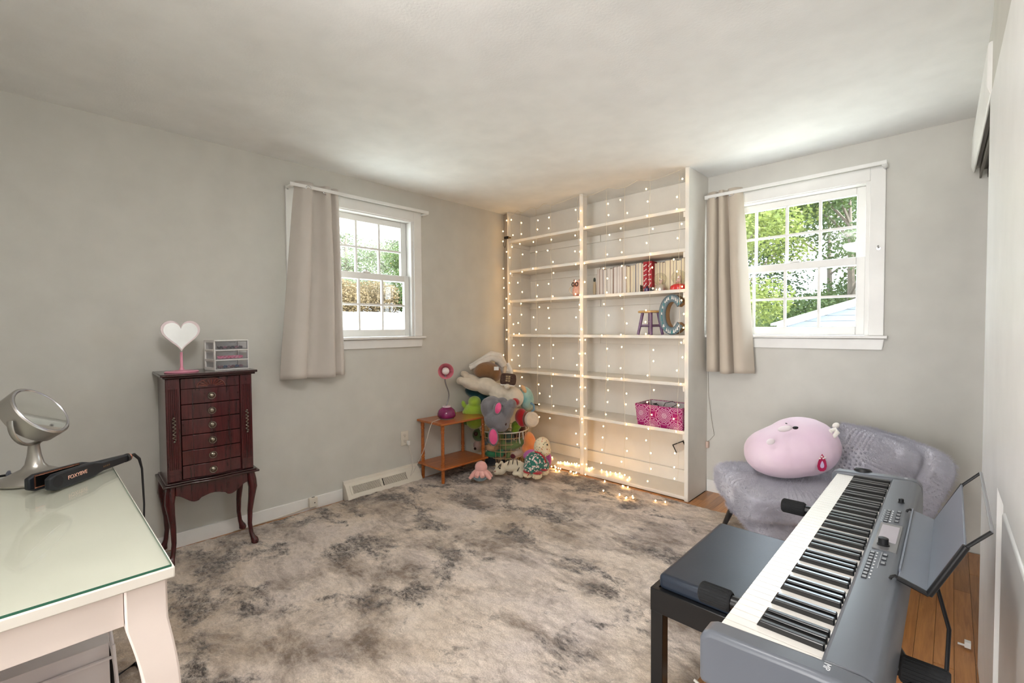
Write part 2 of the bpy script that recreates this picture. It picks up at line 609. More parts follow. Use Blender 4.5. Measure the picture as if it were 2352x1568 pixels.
def tree(x, y, h, rad, lm, label, n=12000, size=0.06, seed=0, branches=True, low=0.25):
    rnd = random.Random(seed)
    z0 = ground_z(x, y) - 0.1
    t = thing('tree', label, 'tree', (x, y, z0), 'trees outside the windows')
    b = MB()
    b.tube([(x, y, z0), (x + 0.05, y, z0 + h * 0.4), (x - 0.05, y + 0.1, z0 + h * 0.85)], [0.16, 0.11, 0.03], 8)
    blobs = []
    for k in range(11):
        a = rnd.uniform(0, 6.283)
        zz = z0 + h * rnd.uniform(low, 0.95)
        rr = rad * rnd.uniform(0.35, 0.8)
        e = Vector((x + math.cos(a) * rr, y + math.sin(a) * rr, zz))
        s = Vector((x, y, max(z0 + h * 0.15, zz - h * 0.18)))
        b.tube([s, s.lerp(e, 0.5) + Vector((0, 0, 0.1)), e], [0.05, 0.035, 0.012], 5)
        q = rad * rnd.uniform(0.38, 0.6)
        blobs.append((e, (q, q, q * 0.75)))
    b.build('trunk', M_BARK, t)
    f = leaves(blobs, n, size, seed).build('foliage', lm, t, fix=False)
    f['kind'] = 'stuff'
    return t
# seen through the back window
tree(-1.3, 8.4, 6.2, 1.7, LEAF[1], 'lime-green tree nearest the back window', 13000, 0.055, 1, low=0.4)
tree(-1.9, 13.0, 6.8, 2.3, LEAF[1], 'bright green tree left in the back window', 13000, 0.065, 2)
tree(0.9, 14.2, 7.5, 2.7, LEAF[0], 'tall green tree behind the shed roof', 22000, 0.07, 3, low=0.2)
tree(-4.6, 18.0, 8.0, 3.0, LEAF[2], 'dark green tree far left in the back window', 13000, 0.08, 4)
tree(-0.6, 20.0, 8.5, 3.4, LEAF[2], 'dark green tree furthest behind the back window', 20000, 0.085, 5, low=0.12)
tree(4.6, 18.5, 8.0, 3.0, LEAF[2], 'dark green tree right of the far trees', 10000, 0.08, 6)
# seen through the left window
tree(-17.0, 6.5, 4.6, 2.0, LEAF[4], 'pale grey-green tree on the bank outside the left window', 12000, 0.06, 7)
tree(-19.0, 9.8, 5.0, 2.2, LEAF[4], 'broad pale tree on the bank, right of its neighbour', 12000, 0.065, 8)
tree(-13.0, 7.6, 3.2, 1.3, LEAF[0], 'small green tree at the right of the left window', 11000, 0.05, 9, low=0.15)
def hedge(x, y, rx, ry, rz, lm, label, seed):
    z0 = ground_z(x, y)
    t = thing('hedge_shrub', label, 'shrub', (x, y, z0), 'shrubs on the bank')
    MB().tube([(x, y, z0 - 0.1), (x, y, z0 + rz)], [0.08, 0.03], 6).build('stem', M_BARK, t)
    f = leaves([((x, y, z0 + rz * 0.75), (rx, ry, rz)), ((x - rx * .5, y + ry * .5, z0 + rz * .6), (rx * .8, ry * .7, rz * .8))], 9000, 0.045, seed).build('foliage', lm, t, fix=False)
    f['kind'] = 'stuff'
hedge(-11.4, 3.3, 0.9, 1.2, 0.62, LEAF[3], 'tan shrub at the left end of the bank', 11)
hedge(-11.8, 5.0, 0.9, 1.2, 0.66, LEAF[3], 'tan shrub in the middle of the bank', 12)
hedge(-11.2, 6.4, 0.8, 0.9, 0.66, LEAF[0], 'green shrub at the right end of the bank', 13)
# eave of the house above the left window
ev = struct_empty('eave_1', (-0.35, -1.5, 2.15), 'white slatted eave over the left window')
for k in range(30):
    y = -3.6 + k * 0.12
    MB().box(-0.60, -0.121, y + 0.003, y + 0.117, 2.150, 2.158).build('soffit_board', M_TRIM, ev, fix=False)
MB().box(-0.635, -0.60, -3.7, 0.1, 2.12, 2.30).build('fascia', M_TRIM, ev)
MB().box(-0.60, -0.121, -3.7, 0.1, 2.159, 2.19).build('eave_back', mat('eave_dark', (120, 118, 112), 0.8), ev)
# neighbouring shed with gable end
sh = thing('shed', 'grey clapboard shed with white gable trim outside the back window', 'building', (3.4, 8.6, -0.55))
def rake(x):
    return 1.22 + (x - 0.42) * 0.315
M_SID = mat('grey_siding', (92, 98, 108), 0.7)
for k in range(24):
    z = 2.75 - (k + 1) * 0.115
    xa = max(0.5, 0.5 + (z + 0.02 - 1.24) / 0.315)
    if z + 0.115 < -0.4:
        break
    MB().prism([(xa, z), (5.6, z), (5.6, z + 0.12), (xa, z + 0.12)], 8.0, 8.03, Matrix(((1, 0, 0, 0), (0, 0, 1, 0), (0, 1, 0, 0), (0, 0, 0, 1)))).build('clapboard', M_SID, sh, fix=True)
MB().prism([(0.42, rake(0.42)), (5.6, rake(5.6)), (5.6, rake(5.6) + 0.10), (0.42, rake(0.42) + 0.10)], 7.93, 8.02, Matrix(((1, 0, 0, 0), (0, 0, 1, 0), (0, 1, 0, 0), (0, 0, 0, 1)))).build('rake_trim', M_TRIM, sh)
MB().prism([(0.30, rake(0.30) + 0.10), (5.6, rake(5.6) + 0.10), (5.6, rake(5.6) + 0.15), (0.30, rake(0.30) + 0.15)], 7.9, 11.5, Matrix(((1, 0, 0, 0), (0, 0, 1, 0), (0, 1, 0, 0), (0, 0, 0, 1)))).build('roof', mat('shingle', (150, 148, 146), 0.9), sh)
MB().prism([(0.5, -0.6), (5.6, -0.6), (5.6, rake(5.6)), (0.5, rake(0.5))], 8.03, 11.4, Matrix(((1, 0, 0, 0), (0, 0, 1, 0), (0, 1, 0, 0), (0, 0, 0, 1)))).build('wall', M_SID, sh)

# ================================================================== RUG
def rug_material():
    m = mat('rug_pile', (178, 160, 142), 0.95, sheen=0.3)
    nt = m.node_tree
    b = nt.nodes['Principled BSDF']
    L = nt.links
    tc = nt.nodes.new('ShaderNodeTexCoord')
    def noise_n(scale, detail=6, rough=0.6, dist=0.0, vec=None, map_s=None, rot=0.0, off=(0, 0, 0)):
        src = vec or tc.outputs['Object']
        if map_s or rot or off != (0, 0, 0):
            mp = nt.nodes.new('ShaderNodeMapping')
            mp.inputs['Scale'].default_value = map_s or (1, 1, 1)
            mp.inputs['Rotation'].default_value = (0, 0, rot)
            mp.inputs['Location'].default_value = off
            L.new(src, mp.inputs['Vector'])
            src = mp.outputs['Vector']
        n = nt.nodes.new('ShaderNodeTexNoise')
        n.inputs['Scale'].default_value = scale
        n.inputs['Detail'].default_value = detail
        n.inputs['Roughness'].default_value = rough
        n.inputs['Distortion'].default_value = dist
        L.new(src, n.inputs['Vector'])
        return n
    def ramp(fac, stops):
        r = nt.nodes.new('ShaderNodeValToRGB')
        e = r.color_ramp.elements
        while len(e) < len(stops):
            e.new(0.5)
        for k, (p, c) in enumerate(stops):
            e[k].position = p
            e[k].color = rgb(c) if len(c) == 3 else c
        L.new(fac, r.inputs['Fac'])
        return r.outputs['Color']
    def mix(fac, a, c, mode='MIX'):
        x = nt.nodes.new('ShaderNodeMix')
        x.data_type = 'RGBA'
        x.blend_type = mode
        if isinstance(fac, float):
            x.inputs[0].default_value = fac
        else:
            L.new(fac, x.inputs[0])
        L.new(a, x.inputs[6])
        L.new(c, x.inputs[7])
        return x.outputs[2]
    base = ramp(noise_n(1.1, 6, 0.65, 0.3, off=(3, 1, 0)).outputs['Fac'], [(0.36, (198, 178, 156)), (0.5, (232, 216, 200)), (0.64, (216, 202, 194))])
    streak = ramp(noise_n(2.1, 9, 0.72, 0.4, map_s=(1.0, 1.7, 1), rot=0.5).outputs['Fac'], [(0.46, (0, 0, 0, 1)), (0.63, (1, 1, 1, 1))])
    taupe = ramp(noise_n(9, 4, 0.6).outputs['Fac'], [(0.3, (112, 94, 78)), (0.7, (150, 132, 116))])
    c1 = mix(streak, base, taupe)
    sx = nt.nodes.new('ShaderNodeSeparateXYZ')
    L.new(tc.outputs['Object'], sx.inputs[0])
    def bias(fac_socket, kx, ky, c0):
        m1 = nt.nodes.new('ShaderNodeMath')
        m1.operation = 'MULTIPLY_ADD'
        m1.inputs[1].default_value = kx
        m1.inputs[2].default_value = c0
        L.new(sx.outputs['X'], m1.inputs[0])
        m3 = nt.nodes.new('ShaderNodeMath')
        m3.operation = 'MULTIPLY_ADD'
        m3.inputs[1].default_value = ky
        L.new(sx.outputs['Y'], m3.inputs[0])
        L.new(m1.outputs[0], m3.inputs[2])
        m4 = nt.nodes.new('ShaderNodeMath')
        m4.operation = 'ADD'
        L.new(m3.outputs[0], m4.inputs[0])
        L.new(fac_socket, m4.inputs[1])
        return m4.outputs[0]
    blot = ramp(bias(noise_n(2.4, 8, 0.70, 0.3, map_s=(1.0, 1.35, 1), rot=-0.45, off=(7.3, 2.2, 0)).outputs['Fac'], -0.025, 0.012, 0.05), [(0.515, (0, 0, 0, 1)), (0.585, (1, 1, 1, 1))])
    grain = ramp(noise_n(34, 4, 0.75, 0.5, map_s=(1, 1.8, 1), rot=.6).outputs['Fac'], [(0.38, (0.1, 0.1, 0.1, 1)), (0.58, (1, 1, 1, 1))])
    blot = mix(0.75, blot, grain, 'MULTIPLY')
    dark = ramp(noise_n(3.0, 3, 0.5).outputs['Fac'], [(0.35, (62, 50, 42)), (0.65, (82, 74, 72))])
    c2 = mix(blot, c1, dark)
    fuzz = ramp(noise_n(150, 3, 0.7).outputs['Fac'], [(0.3, (0.72, 0.70, 0.68, 1)), (0.62, (1, 1, 1, 1))])
    fine = ramp(noise_n(22, 6, 0.8, 0.6, map_s=(1, 2.2, 1), rot=.5).outputs['Fac'], [(0.36, (0.66, 0.63, 0.60, 1)), (0.56, (1, 1, 1, 1))])
    c3 = mix(0.8, mix(0.7, c2, fine, 'MULTIPLY'), fuzz, 'MULTIPLY')
    L.new(c3, b.inputs['Base Color'])
    bp = nt.nodes.new('ShaderNodeBump')
    bp.inputs['Strength'].default_value = 0.55
    bp.inputs['Distance'].default_value = 0.012
    L.new(noise_n(120, 4, 0.7).outputs['Fac'], bp.inputs['Height'])
    L.new(bp.outputs['Normal'], b.inputs['Normal'])
    return m
RX0, RX1, RY0, RY1 = 0.055, 2.62, -3.95, -0.40
def rug_pt(a, b):
    x, y = lerp(RX0, RX1, a), lerp(RY0, RY1, b)
    e = min(x - RX0, RX1 - x, y - RY0, RY1 - y)
    z = 0.020 + 0.006 * noise.noise(Vector((x * 26, y * 26, 0))) + 0.004 * noise.noise(Vector((x * 60, y * 60, 3)))
    z += 0.004 * noise.noise(Vector((x * 5, y * 5, 9)))
    k = min(1.0, max(0.0, e / 0.025))
    z = 0.002 + (z - 0.002) * math.sqrt(k)
    j = 0.010 * noise.noise(Vector((x * 18, y * 18, 5))) * (1 - min(1.0, e / 0.12))
    return (x + j, y + j * 0.8, z)
rug = MB().grid(rug_pt, 280, 390).build('area_rug', rug_material(), fix=False)
tag(rug, 'large shaggy rug mottled in beige, taupe and charcoal on the floor', 'rug')

# ================================================================== CURTAINS
def mat_cloth(name, c, c2=None):
    return mat(name, c, 0.85, bump=(400, 0.15, 0.001), sheen=0.25, var=(8, c2 or tuple(int(v * 0.97) for v in c), 0.3))
def curtain_rod(M, x0, x1, y, label):
    t = thing('curtain_rod', label, 'curtain rod', M @ Vector(((x0 + x1) / 2, 0, 2.228)))
    MB(M).box(x0, x1, -y - 0.004, -y + 0.004, 2.216, 2.24).build('bar', M_TRIM, t, bevel=0.003)
    for x in (x0 + 0.012, x1 - 0.012):
        MB(M).box(x - 0.012, x + 0.012, -y, -0.0005, 2.212, 2.224).build('bracket', M_TRIM, t, bevel=0.002)
        MB(M).lathe([(0.006, 0), (0.006, 0.014)], (x, -0.02, 2.205), 10).build('screw', M_CHROME, t)
    return t
curtain_rod(M_LEFT, -2.395, -1.285, 0.095, 'white curtain rod over the left window')
curtain_rod(M_BACK, 1.905, 2.965, 0.095, 'white curtain rod over the back window')

def curtain(name, M, tops, bots, z0, z1, m, label, grommets):
    """tops/bots: polylines of (x, depth) cross-sections, smoothed between"""
    t = thing(name, label, 'curtain', M @ Vector((tops[0][0], -0.06, z0)))
    def cr(pl, s):
        n = len(pl) - 1
        f = s * n
        i = min(int(f), n - 1)
        u = f - i
        p0, p1, p2, p3 = pl[max(i - 1, 0)], pl[i], pl[i + 1], pl[min(i + 2, n)]
        out = []
        for k in range(2):
            a, b, c, d = p0[k], p1[k], p2[k], p3[k]
            out.append(0.5 * (2 * b + (c - a) * u + (2 * a - 5 * b + 4 * c - d) * u * u + (3 * b - a - 3 * c + d) * u ** 3))
        return out
    def fn(a, b):
        w = b ** 0.85
        tp, bt = cr(tops, a), cr(bots, a)
        x, d = lerp(tp[0], bt[0], w), lerp(tp[1], bt[1], min(1, b * 2.2) if b < .45 else 1)
        d += 0.003 * noise.noise(Vector((a * 9, b * 5, 2)))
        z = lerp(z1, z0, b) + 0.006 * math.sin(a * 9) * b
        return (x, -d, z)
    MB(M).grid(fn, 120, 40).build('cloth', m, t, fix=False, solid=0.003)
    for s in grommets:
        tp = cr(tops, s)
        b = MB(M)
        b.tube([(tp[0] + 0.017 * math.cos(k * math.pi / 6), -tp[1] - 0.003, 2.219 + 0.017 * math.sin(k * math.pi / 6)) for k in range(12)], 0.004, 6, closed=True)
        b.build('grommet', M_CHROME, t)
    return t
M_CURT = mat_cloth('curtain_cloth', (206, 198, 190))
M_CURT2 = mat_cloth('curtain_cloth_sand', (200, 188, 172))
curtain('curtain', M_LEFT,
        [(-2.345, .05), (-2.30, .088), (-2.245, .088), (-2.215, .045), (-2.175, .055), (-2.15, .088), (-2.12, .088), (-2.10, .05), (-2.075, .075), (-2.05, .06)],
        [(-2.475, .07), (-2.42, .14), (-2.34, .15), (-2.295, .06), (-2.235, .065), (-2.16, .12), (-2.125, .125), (-2.10, .07), (-2.06, .10), (-2.03, .07)],
        0.935, 2.262, M_CURT, 'pale grey-beige curtain bunched at the left window', (0.16, 0.55))
curtain('curtain', M_BACK,
        [(1.905, .05), (1.94, .085), (1.975, .085), (1.99, .045), (2.005, .085), (2.03, .088), (2.05, .045), (2.075, .086), (2.12, .088), (2.155, .05)],
        [(1.91, .05), (1.945, .13), (2.0, .14), (2.01, .05), (2.035, .12), (2.09, .125), (2.115, .045), (2.14, .14), (2.2, .145), (2.25, .06)],
        0.93, 2.262, M_CURT2, 'sand coloured curtain bunched beside the bookshelf', (0.2, 0.83))
# hook left on the right window casing and the one on the left casing
hk = MB(M_BACK).tube([(2.925, -0.018, 1.735), (2.925, -0.045, 1.735), (2.925, -0.05, 1.75)], 0.004, 8).lathe([(0.010, 0), (0.010, 0.004)], (2.925, -0.018, 1.735), 12, (0, -1, 0)).build('wall_hook', M_CHROME)
tag(hk, 'small metal tieback hook on the back window casing', 'hook')
hk = MB(M_LEFT).tube([(-2.36, -0.018, 1.72), (-2.36, -0.045, 1.72), (-2.36, -0.05, 1.735)], 0.004, 8).lathe([(0.010, 0), (0.010, 0.004)], (-2.36, -0.018, 1.72), 12, (0, -1, 0)).build('wall_hook', M_CHROME)
tag(hk, 'small metal tieback hook on the left window casing', 'hook')

# ================================================================== BUILT-IN SHELVES
bs = thing('bookshelf', 'tall white built-in bookshelf in the corner hung with fairy lights', 'bookshelf', (1.0, -0.2, 0))
YF, YB = -0.345, -0.012
MB().box(0.085, 0.11, YF, YB, 0.0, H - 0.001).build('side_panel', M_SHELF, bs, bevel=0.002)
MB().box(1.866, 1.895, YF - 0.004, -0.001, 0.0, H - 0.001).build('side_panel', M_SHELF, bs, bevel=0.002)
MB().box(0.948, 0.984, YF, YF + 0.06, 0.0, H - 0.001).build('upright', M_SHELF, bs, bevel=0.002)
MB().box(0.11, 1.866, -0.026, YB, 0.0, H - 0.001).build('back_panel', M_SHELF, bs)
MB().box(0.0005, 0.085, -0.30, -0.28, 0.0, H - 0.001).build('filler_strip', mat('filler_greige', (168, 160, 150), .7), bs)  # strip beside the wall in an even grey-beige, darker than the shelves
MB().box(0.11, 1.866, YF + 0.01, -0.026, 0.004, 0.03).build('bottom_board', M_SHELF, bs, bevel=0.002)
MB().box(0.11, 1.866, -0.042, -0.026, 0.03, 0.13).build('bottom_rail', M_SHELF, bs, bevel=0.003)
SHZ = [2.106, 1.818, 1.528, 1.194, 0.848, 0.497]
for z in SHZ:
    for a, b in ((0.11, 0.964), (0.968, 1.866)):
        MB().box(a, b, YF + 0.004, -0.026, z - 0.012, z + 0.012).build('shelf', M_SHELF, bs, bevel=0.002)
        MB().box(a, b, -0.046, -0.026, z - 0.072, z - 0.012).build('cleat', M_SHELF, bs, bevel=0.002)
    MB().box(1.846, 1.866, YF + 0.012, -0.05, z - 0.052, z - 0.012).build('cleat', M_SHELF, bs, bevel=0.002)
    MB().box(0.11, 0.128, YF + 0.03, -0.05, z - 0.045, z - 0.012).build('cleat', M_SHELF, bs, bevel=0.002)

# ------------------------------------------------------------------ books
M_PAGE = [mat('page_cream', (232, 222, 200), 0.9, bump=(300, 0.2, 0.001)), mat('page_white', (226, 220, 214), 0.9, bump=(300, .2, .001)), mat('page_ivory', (238, 226, 196), 0.9, bump=(300, .2, .001))]
COVERS = [mat('cover_%d' % i, c, 0.6) for i, c in enumerate([(150, 110, 100), (214, 206, 196), (200, 190, 180), (224, 216, 200), (206, 190, 178), (196, 194, 196), (222, 212, 198)])]
def book(x, w, h, d, y0, pm, cm, label, group, tilt=0.0):
    z = SHZ[2] + 0.0125
    t = thing('book', label, 'book', (x + w / 2, y0, z), group)
    MB().box(x + 0.0015, x + w - 0.0015, y0 + 0.003, y0 + d - 0.003, z + 0.003, z + h - 0.003).build('page_block', pm, t, bevel=0.001, fix=False)
    MB().box(x, x + 0.0018, y0, y0 + d, z, z + h).box(x + w - 0.0018, x + w, y0, y0 + d, z, z + h).box(x, x + w, y0 + d - 0.0018, y0 + d, z, z + h).build('cover', cm, t, fix=False)
rnd = random.Random(3)
x = 1.03
while x < 1.462:
    w = rnd.choice([0.022, 0.026, 0.03, 0.035, 0.018])
    w = min(w, 1.466 - x)
    if w < 0.008:
        break
    h = 0.225 + rnd.uniform(-0.012, 0.01) + (x - 1.03) * 0.03
    book(x, w - 0.0008, h, 0.155, -0.20 + rnd.uniform(-0.006, 0.01), M_PAGE[1 if x < 1.28 else rnd.choice([0, 2])], rnd.choice(COVERS),
         'pale book with its page edges outward, left of the two red spines', 'books left of the red pair')
    x += w
def red_spine(x, label, seed):
    z = SHZ[2] + 0.0125
    t = thing('book', label, 'book', (x + .018, -0.21, z))
    MB().box(x, x + 0.036, -0.215, -0.06, z, z + 0.245).build('cover', mat('red_cover', (168, 30, 44), 0.45), t, bevel=0.002)
    r2 = random.Random(seed)
    for k in range(6):
        zz = z + 0.025 + k * 0.038
        b = MB()
        a = r2.uniform(-0.7, 0.7)
        dx, dz = 0.009 * math.cos(a), 0.009 * math.sin(a) + 0.006
        b.tube([(x + 0.018 - dx, -0.2155, zz - dz), (x + 0.018 + dx, -0.2155, zz + dz)], 0.0032, 6)
        b.sphere((x + 0.018 - dx, -0.2155, zz - dz), 0.005, 8, 6).sphere((x + 0.018 + dx, -0.2155, zz + dz), 0.005, 8, 6)
        b.build('white_motif', mat('motif_white', (238, 232, 228), .6), t)
red_spine(1.470, 'left of two red book spines patterned with white bones', 1)
red_spine(1.509, 'right of two red book spines patterned with white hearts', 2)
x = 1.549
while x < 1.855:
    w = rnd.choice([0.022, 0.028, 0.034, 0.04])
    w = min(w, 1.86 - x)
    if w < 0.008:
        break
    h = 0.235 + rnd.uniform(-0.006, 0.012)
    book(x, w - 0.0008, h, 0.14, -0.18 + rnd.uniform(-0.004, 0.006), M_PAGE[2], rnd.choice(COVERS), 'cream book with page edges outward, behind the glass globes', 'books right of the red pair')
    x += w

# ------------------------------------------------------------------ shelf ornaments
ZS = SHZ[2] + 0.0125
M_GLOBE = mat_glass('globe_glass', (250, 250, 244), 0.22, 0.02)
def globe(x, y, r, zc, base_prof, bm, label, inner):
    t = thing('glass_globe', label, 'snow globe', (x, y, ZS))
    MB().lathe(base_prof, (x, y, ZS), 28).build('base', bm, t)
    MB().sphere((x, y, zc), r, 28, 18).build('globe', M_GLOBE, t, fix=False)
    b = MB()
    for dx, dz, q in inner:
        b.sphere((x + dx, y, zc + dz), q, 10, 8)
    b.build('figure', mat('figure_pale', (232, 200, 196), .6), t)
globe(1.640, -0.265, 0.048, 1.632, [(0.048, 0), (0.050, 0.004), (0.040, 0.045), (0.036, 0.048)], mat('silver_base', (196, 190, 182), 0.3, 0.8), 'clear glass globe on a tapered silver base', [(0, -0.025, 0.012), (0.008, -0.012, 0.008)])
globe(1.785, -0.265, 0.054, 1.634, [(0.062, 0), (0.064, 0.006), (0.058, 0.030), (0.040, 0.042), (0.036, 0.044)], mat('red_base', (206, 36, 36), 0.3, coat=.5), 'clear glass globe on a domed red base', [(0, -0.02, 0.016), (0.004, 0.004, 0.011), (-0.012, -0.03, 0.01)])
# owl mug
t = thing('owl_mug', 'pink owl shaped mug beside the middle upright', 'mug', (0.86, -0.25, ZS))
MB().lathe([(0.030, 0), (0.042, 0.01), (0.047, 0.04), (0.045, 0.07), (0.038, 0.085), (0.040, 0.10), (0.042, 0.125), (0.034, 0.138), (0.03, 0.138), (0.036, 0.12), (0.034, 0.02)], (0.86, -0.25, ZS), 24).build('body', mat('mug_pink', (222, 150, 128), 0.3, coat=.4, var=(30, (232, 190, 170), .2)), t)
b = MB()
b.tube([(0.82 - 0.040 * math.sin(k * math.pi / 8) - 0.0, -0.262, ZS + 0.062 + 0.034 * math.cos(k * math.pi / 8)) for k in range(9)], 0.006, 8)
b.build('handle', mat('mug_cream', (226, 212, 192), .35), t)
for dx in (-0.018, 0.02):
    b = MB().tube([(0.86 + dx + 0.013 * math.cos(k * .5236), -0.293, ZS + 0.105 + 0.016 * math.sin(k * .5236)) for k in range(12)], 0.004, 6, closed=True)
    b.build('eye_ring', mat('mug_dark', (50, 34, 28), .4), t)
MB().sphere((0.862, -0.295, ZS + 0.092), 0.006, 8, 6).build('beak', mat('mug_beak', (214, 120, 60), .4), t)
for dx in (-0.024, 0.024):
    MB().lathe([(0.010, 0), (0.008, 0.012), (0.001, 0.024)], (0.86 + dx, -0.262, ZS + 0.128), 10, (dx * 6, -0.1, 1)).build('ear_tuft', mat('mug_ear', (150, 60, 56), .4), t)
MB().lathe([(0.012, 0), (0.012, 0.01), (0.010, 0.011)], (0.885, -0.285, ZS), 12).build('foot', MATS['mug_ear'], t)
# slim grey bottle right of upright
t = thing('figurine', 'slim pale figurine with dark cap right of the middle upright', 'figurine', (1.005, -0.2, ZS))
MB().lathe([(0.014, 0), (0.014, 0.012)], (1.003, -0.2, ZS), 14).build('foot', M_BLACK, t)
MB().lathe([(0.012, 0), (0.015, 0.03), (0.014, 0.08), (0.010, 0.11)], (1.003, -0.2, ZS + 0.012), 14).build('body', mat('fig_body', (188, 172, 144), .5), t)
MB().lathe([(0.008, 0), (0.011, 0.012), (0.009, 0.03), (0.003, 0.036)], (1.003, -0.2, ZS + 0.122), 12).build('cap', mat('fig_cap', (58, 66, 56), .5), t)
# bits in front of the red books
t = thing('photo_card', 'small card leaning in front of the red spines', 'card', (1.478, -0.26, ZS))
MB().cbox((1.478, -0.262, ZS + 0.03), (0.004, 0.05, 0.058)).build('card', mat('card_white', (232, 226, 212), .7), t)
MB().cbox((1.482, -0.262, ZS + 0.03), (0.003, 0.04, 0.046)).build('print', mat('card_print', (120, 110, 90), .6, var=(60, (40, 40, 36), .1)), t)
t = thing('nail_polish', 'dark purple bottle in front of the red spines', 'bottle', (1.545, -0.27, ZS))
MB().lathe([(0.020, 0), (0.022, 0.006), (0.021, 0.028), (0.010, 0.036)], (1.532, -0.27, ZS), 14).build('bottle', mat('purple_glass', (62, 44, 92), .15, coat=.5), t)
MB().lathe([(0.008, 0), (0.008, 0.012)], (1.532, -0.27, ZS + 0.034), 12).build('cap', M_BLACK, t)
t = thing('candle_tin', 'low black tin in front of the red spines', 'tin', (1.58, -0.27, ZS))
MB().lathe([(0.020, 0), (0.021, 0.003), (0.021, 0.024)], (1.578, -0.268, ZS), 18).build('can', mat('tin_black', (34, 34, 40), .3), t)
MB().lathe([(0.022, 0), (0.022, 0.008), (0.020, 0.009)], (1.578, -0.268, ZS + 0.024), 18).build('lid', mat('tin_lid', (52, 52, 58), .3, .5), t)

# mini stool
ZS2 = SHZ[3] + 0.0125
M_PURP = mat('purple_paint', (92, 58, 96), 0.4, coat=.3, var=(20, (120, 92, 130), .2))
t = thing('miniature_stool', 'doll sized purple stool with a wooden top on the shelf', 'stool', (1.545, -0.24, ZS2))
MB().lathe([(0.090, 0), (0.094, 0.004), (0.094, 0.012), (0.088, 0.016)], (1.545, -0.24, ZS2 + 0.172), 28).build('seat', mat_wood('stool_top', (176, 134, 76), (206, 172, 110), 'X', 12, 8), t)
LEGS = []
for k in range(4):
    a = k * math.pi / 2 + 0.55
    top = Vector((1.545 + 0.058 * math.cos(a), -0.24 + 0.058 * math.sin(a), ZS2 + 0.172))
    bot = Vector((1.545 + 0.092 * math.cos(a), -0.24 + 0.092 * math.sin(a), ZS2 + 0.001))
    LEGS.append((top, bot))
    MB().tube([top, bot], [0.012, 0.0105], 10).build('leg', M_PURP, t)
for k in range(4):
    q = 0.62 if k % 2 else 0.56
    MB().tube([LEGS[k][0].lerp(LEGS[k][1], q), LEGS[(k + 1) % 4][0].lerp(LEGS[(k + 1) % 4][1], q)], 0.005, 8).build('stretcher', M_PURP, t)

# decorative letter C
t = thing('letter_ornament', 'large grey wooden letter C with white forest cut-outs', 'letter', (1.735, -0.23, ZS2))
def c_outline(ro, ri, gap):
    pts = []
    n = 40
    for k in range(n + 1):
        a = gap + (2 * math.pi - 2 * gap) * k / n
        pts.append((ro * math.cos(a), ro * 1.48 * math.sin(a)))
    for k in range(n + 1):
        a = gap + (2 * math.pi - 2 * gap) * (n - k) / n
        pts.append((ri[0] * math.cos(a), ri[1] * math.sin(a)))
    return pts
CC = (1.742, ZS2 + 0.152)
def MC(y):
    return Matrix(((1, 0, 0, CC[0]), (0, 0, 1, y), (0, 1, 0, CC[1]), (0, 0, 0, 1)))
M_CGREY = mat('slate_paint', (98, 112, 118), .6)
M_KRAFT = mat('kraft_wood', (186, 148, 104), .7, var=(14, (168, 128, 86), .3))
MB().prism(c_outline(0.102, (0.05, 0.095), 0.62), 0.0, 0.012, MC(-0.292)).build('front_rim', M_CGREY, t, fix=True)
MB().prism(c_outline(0.099, (0.053, 0.098), 0.62), 0.0, 0.07, MC(-0.28)).build('side_wall', M_KRAFT, t)
MB().prism(c_outline(0.094, (0.058, 0.105), 0.66), 0.0, 0.003, MC(-0.2955)).build('inner_field', mat('forest_field', (118, 134, 140), .7), t)
r4 = random.Random(9)
for k in range(26):
    a = 0.72 + (2 * math.pi - 1.44) * k / 25
    cx, cz = 0.076 * math.cos(a), 0.128 * math.sin(a)
    hh = r4.uniform(0.016, 0.030)
    ww = r4.uniform(0.005, 0.009)
    if abs(math.sin(a)) < 0.6:
        hh, ww = r4.uniform(0.02, 0.03), 0.006
    MB().prism([(cx - ww, cz - hh / 2), (cx + ww, cz - hh / 2), (cx + ww * .4, cz), (cx + ww * .6, cz), (cx, cz + hh / 2), (cx - ww * .6, cz), (cx - ww * .4, cz)], 0.0, 0.003, MC(-0.299)).build('cutout_tree', mat('cut_teal', (74, 140, 142), .6) if r4.random() < .2 else mat('cut_white', (236, 232, 226), .6), t, fix=True)
for cx, hh in ((0.005, 0.03), (0.02, 0.045), (0.036, 0.06)):
    MB().prism([(cx - .009, -0.092), (cx + .009, -0.092), (cx + .006, -0.092 + hh * .5), (cx, -0.092 + hh), (cx - .006, -0.092 + hh * .5)], 0.0, 0.003, MC(-0.255)).build('cutout_house', mat('cut_white', (236, 232, 226), .6), t)

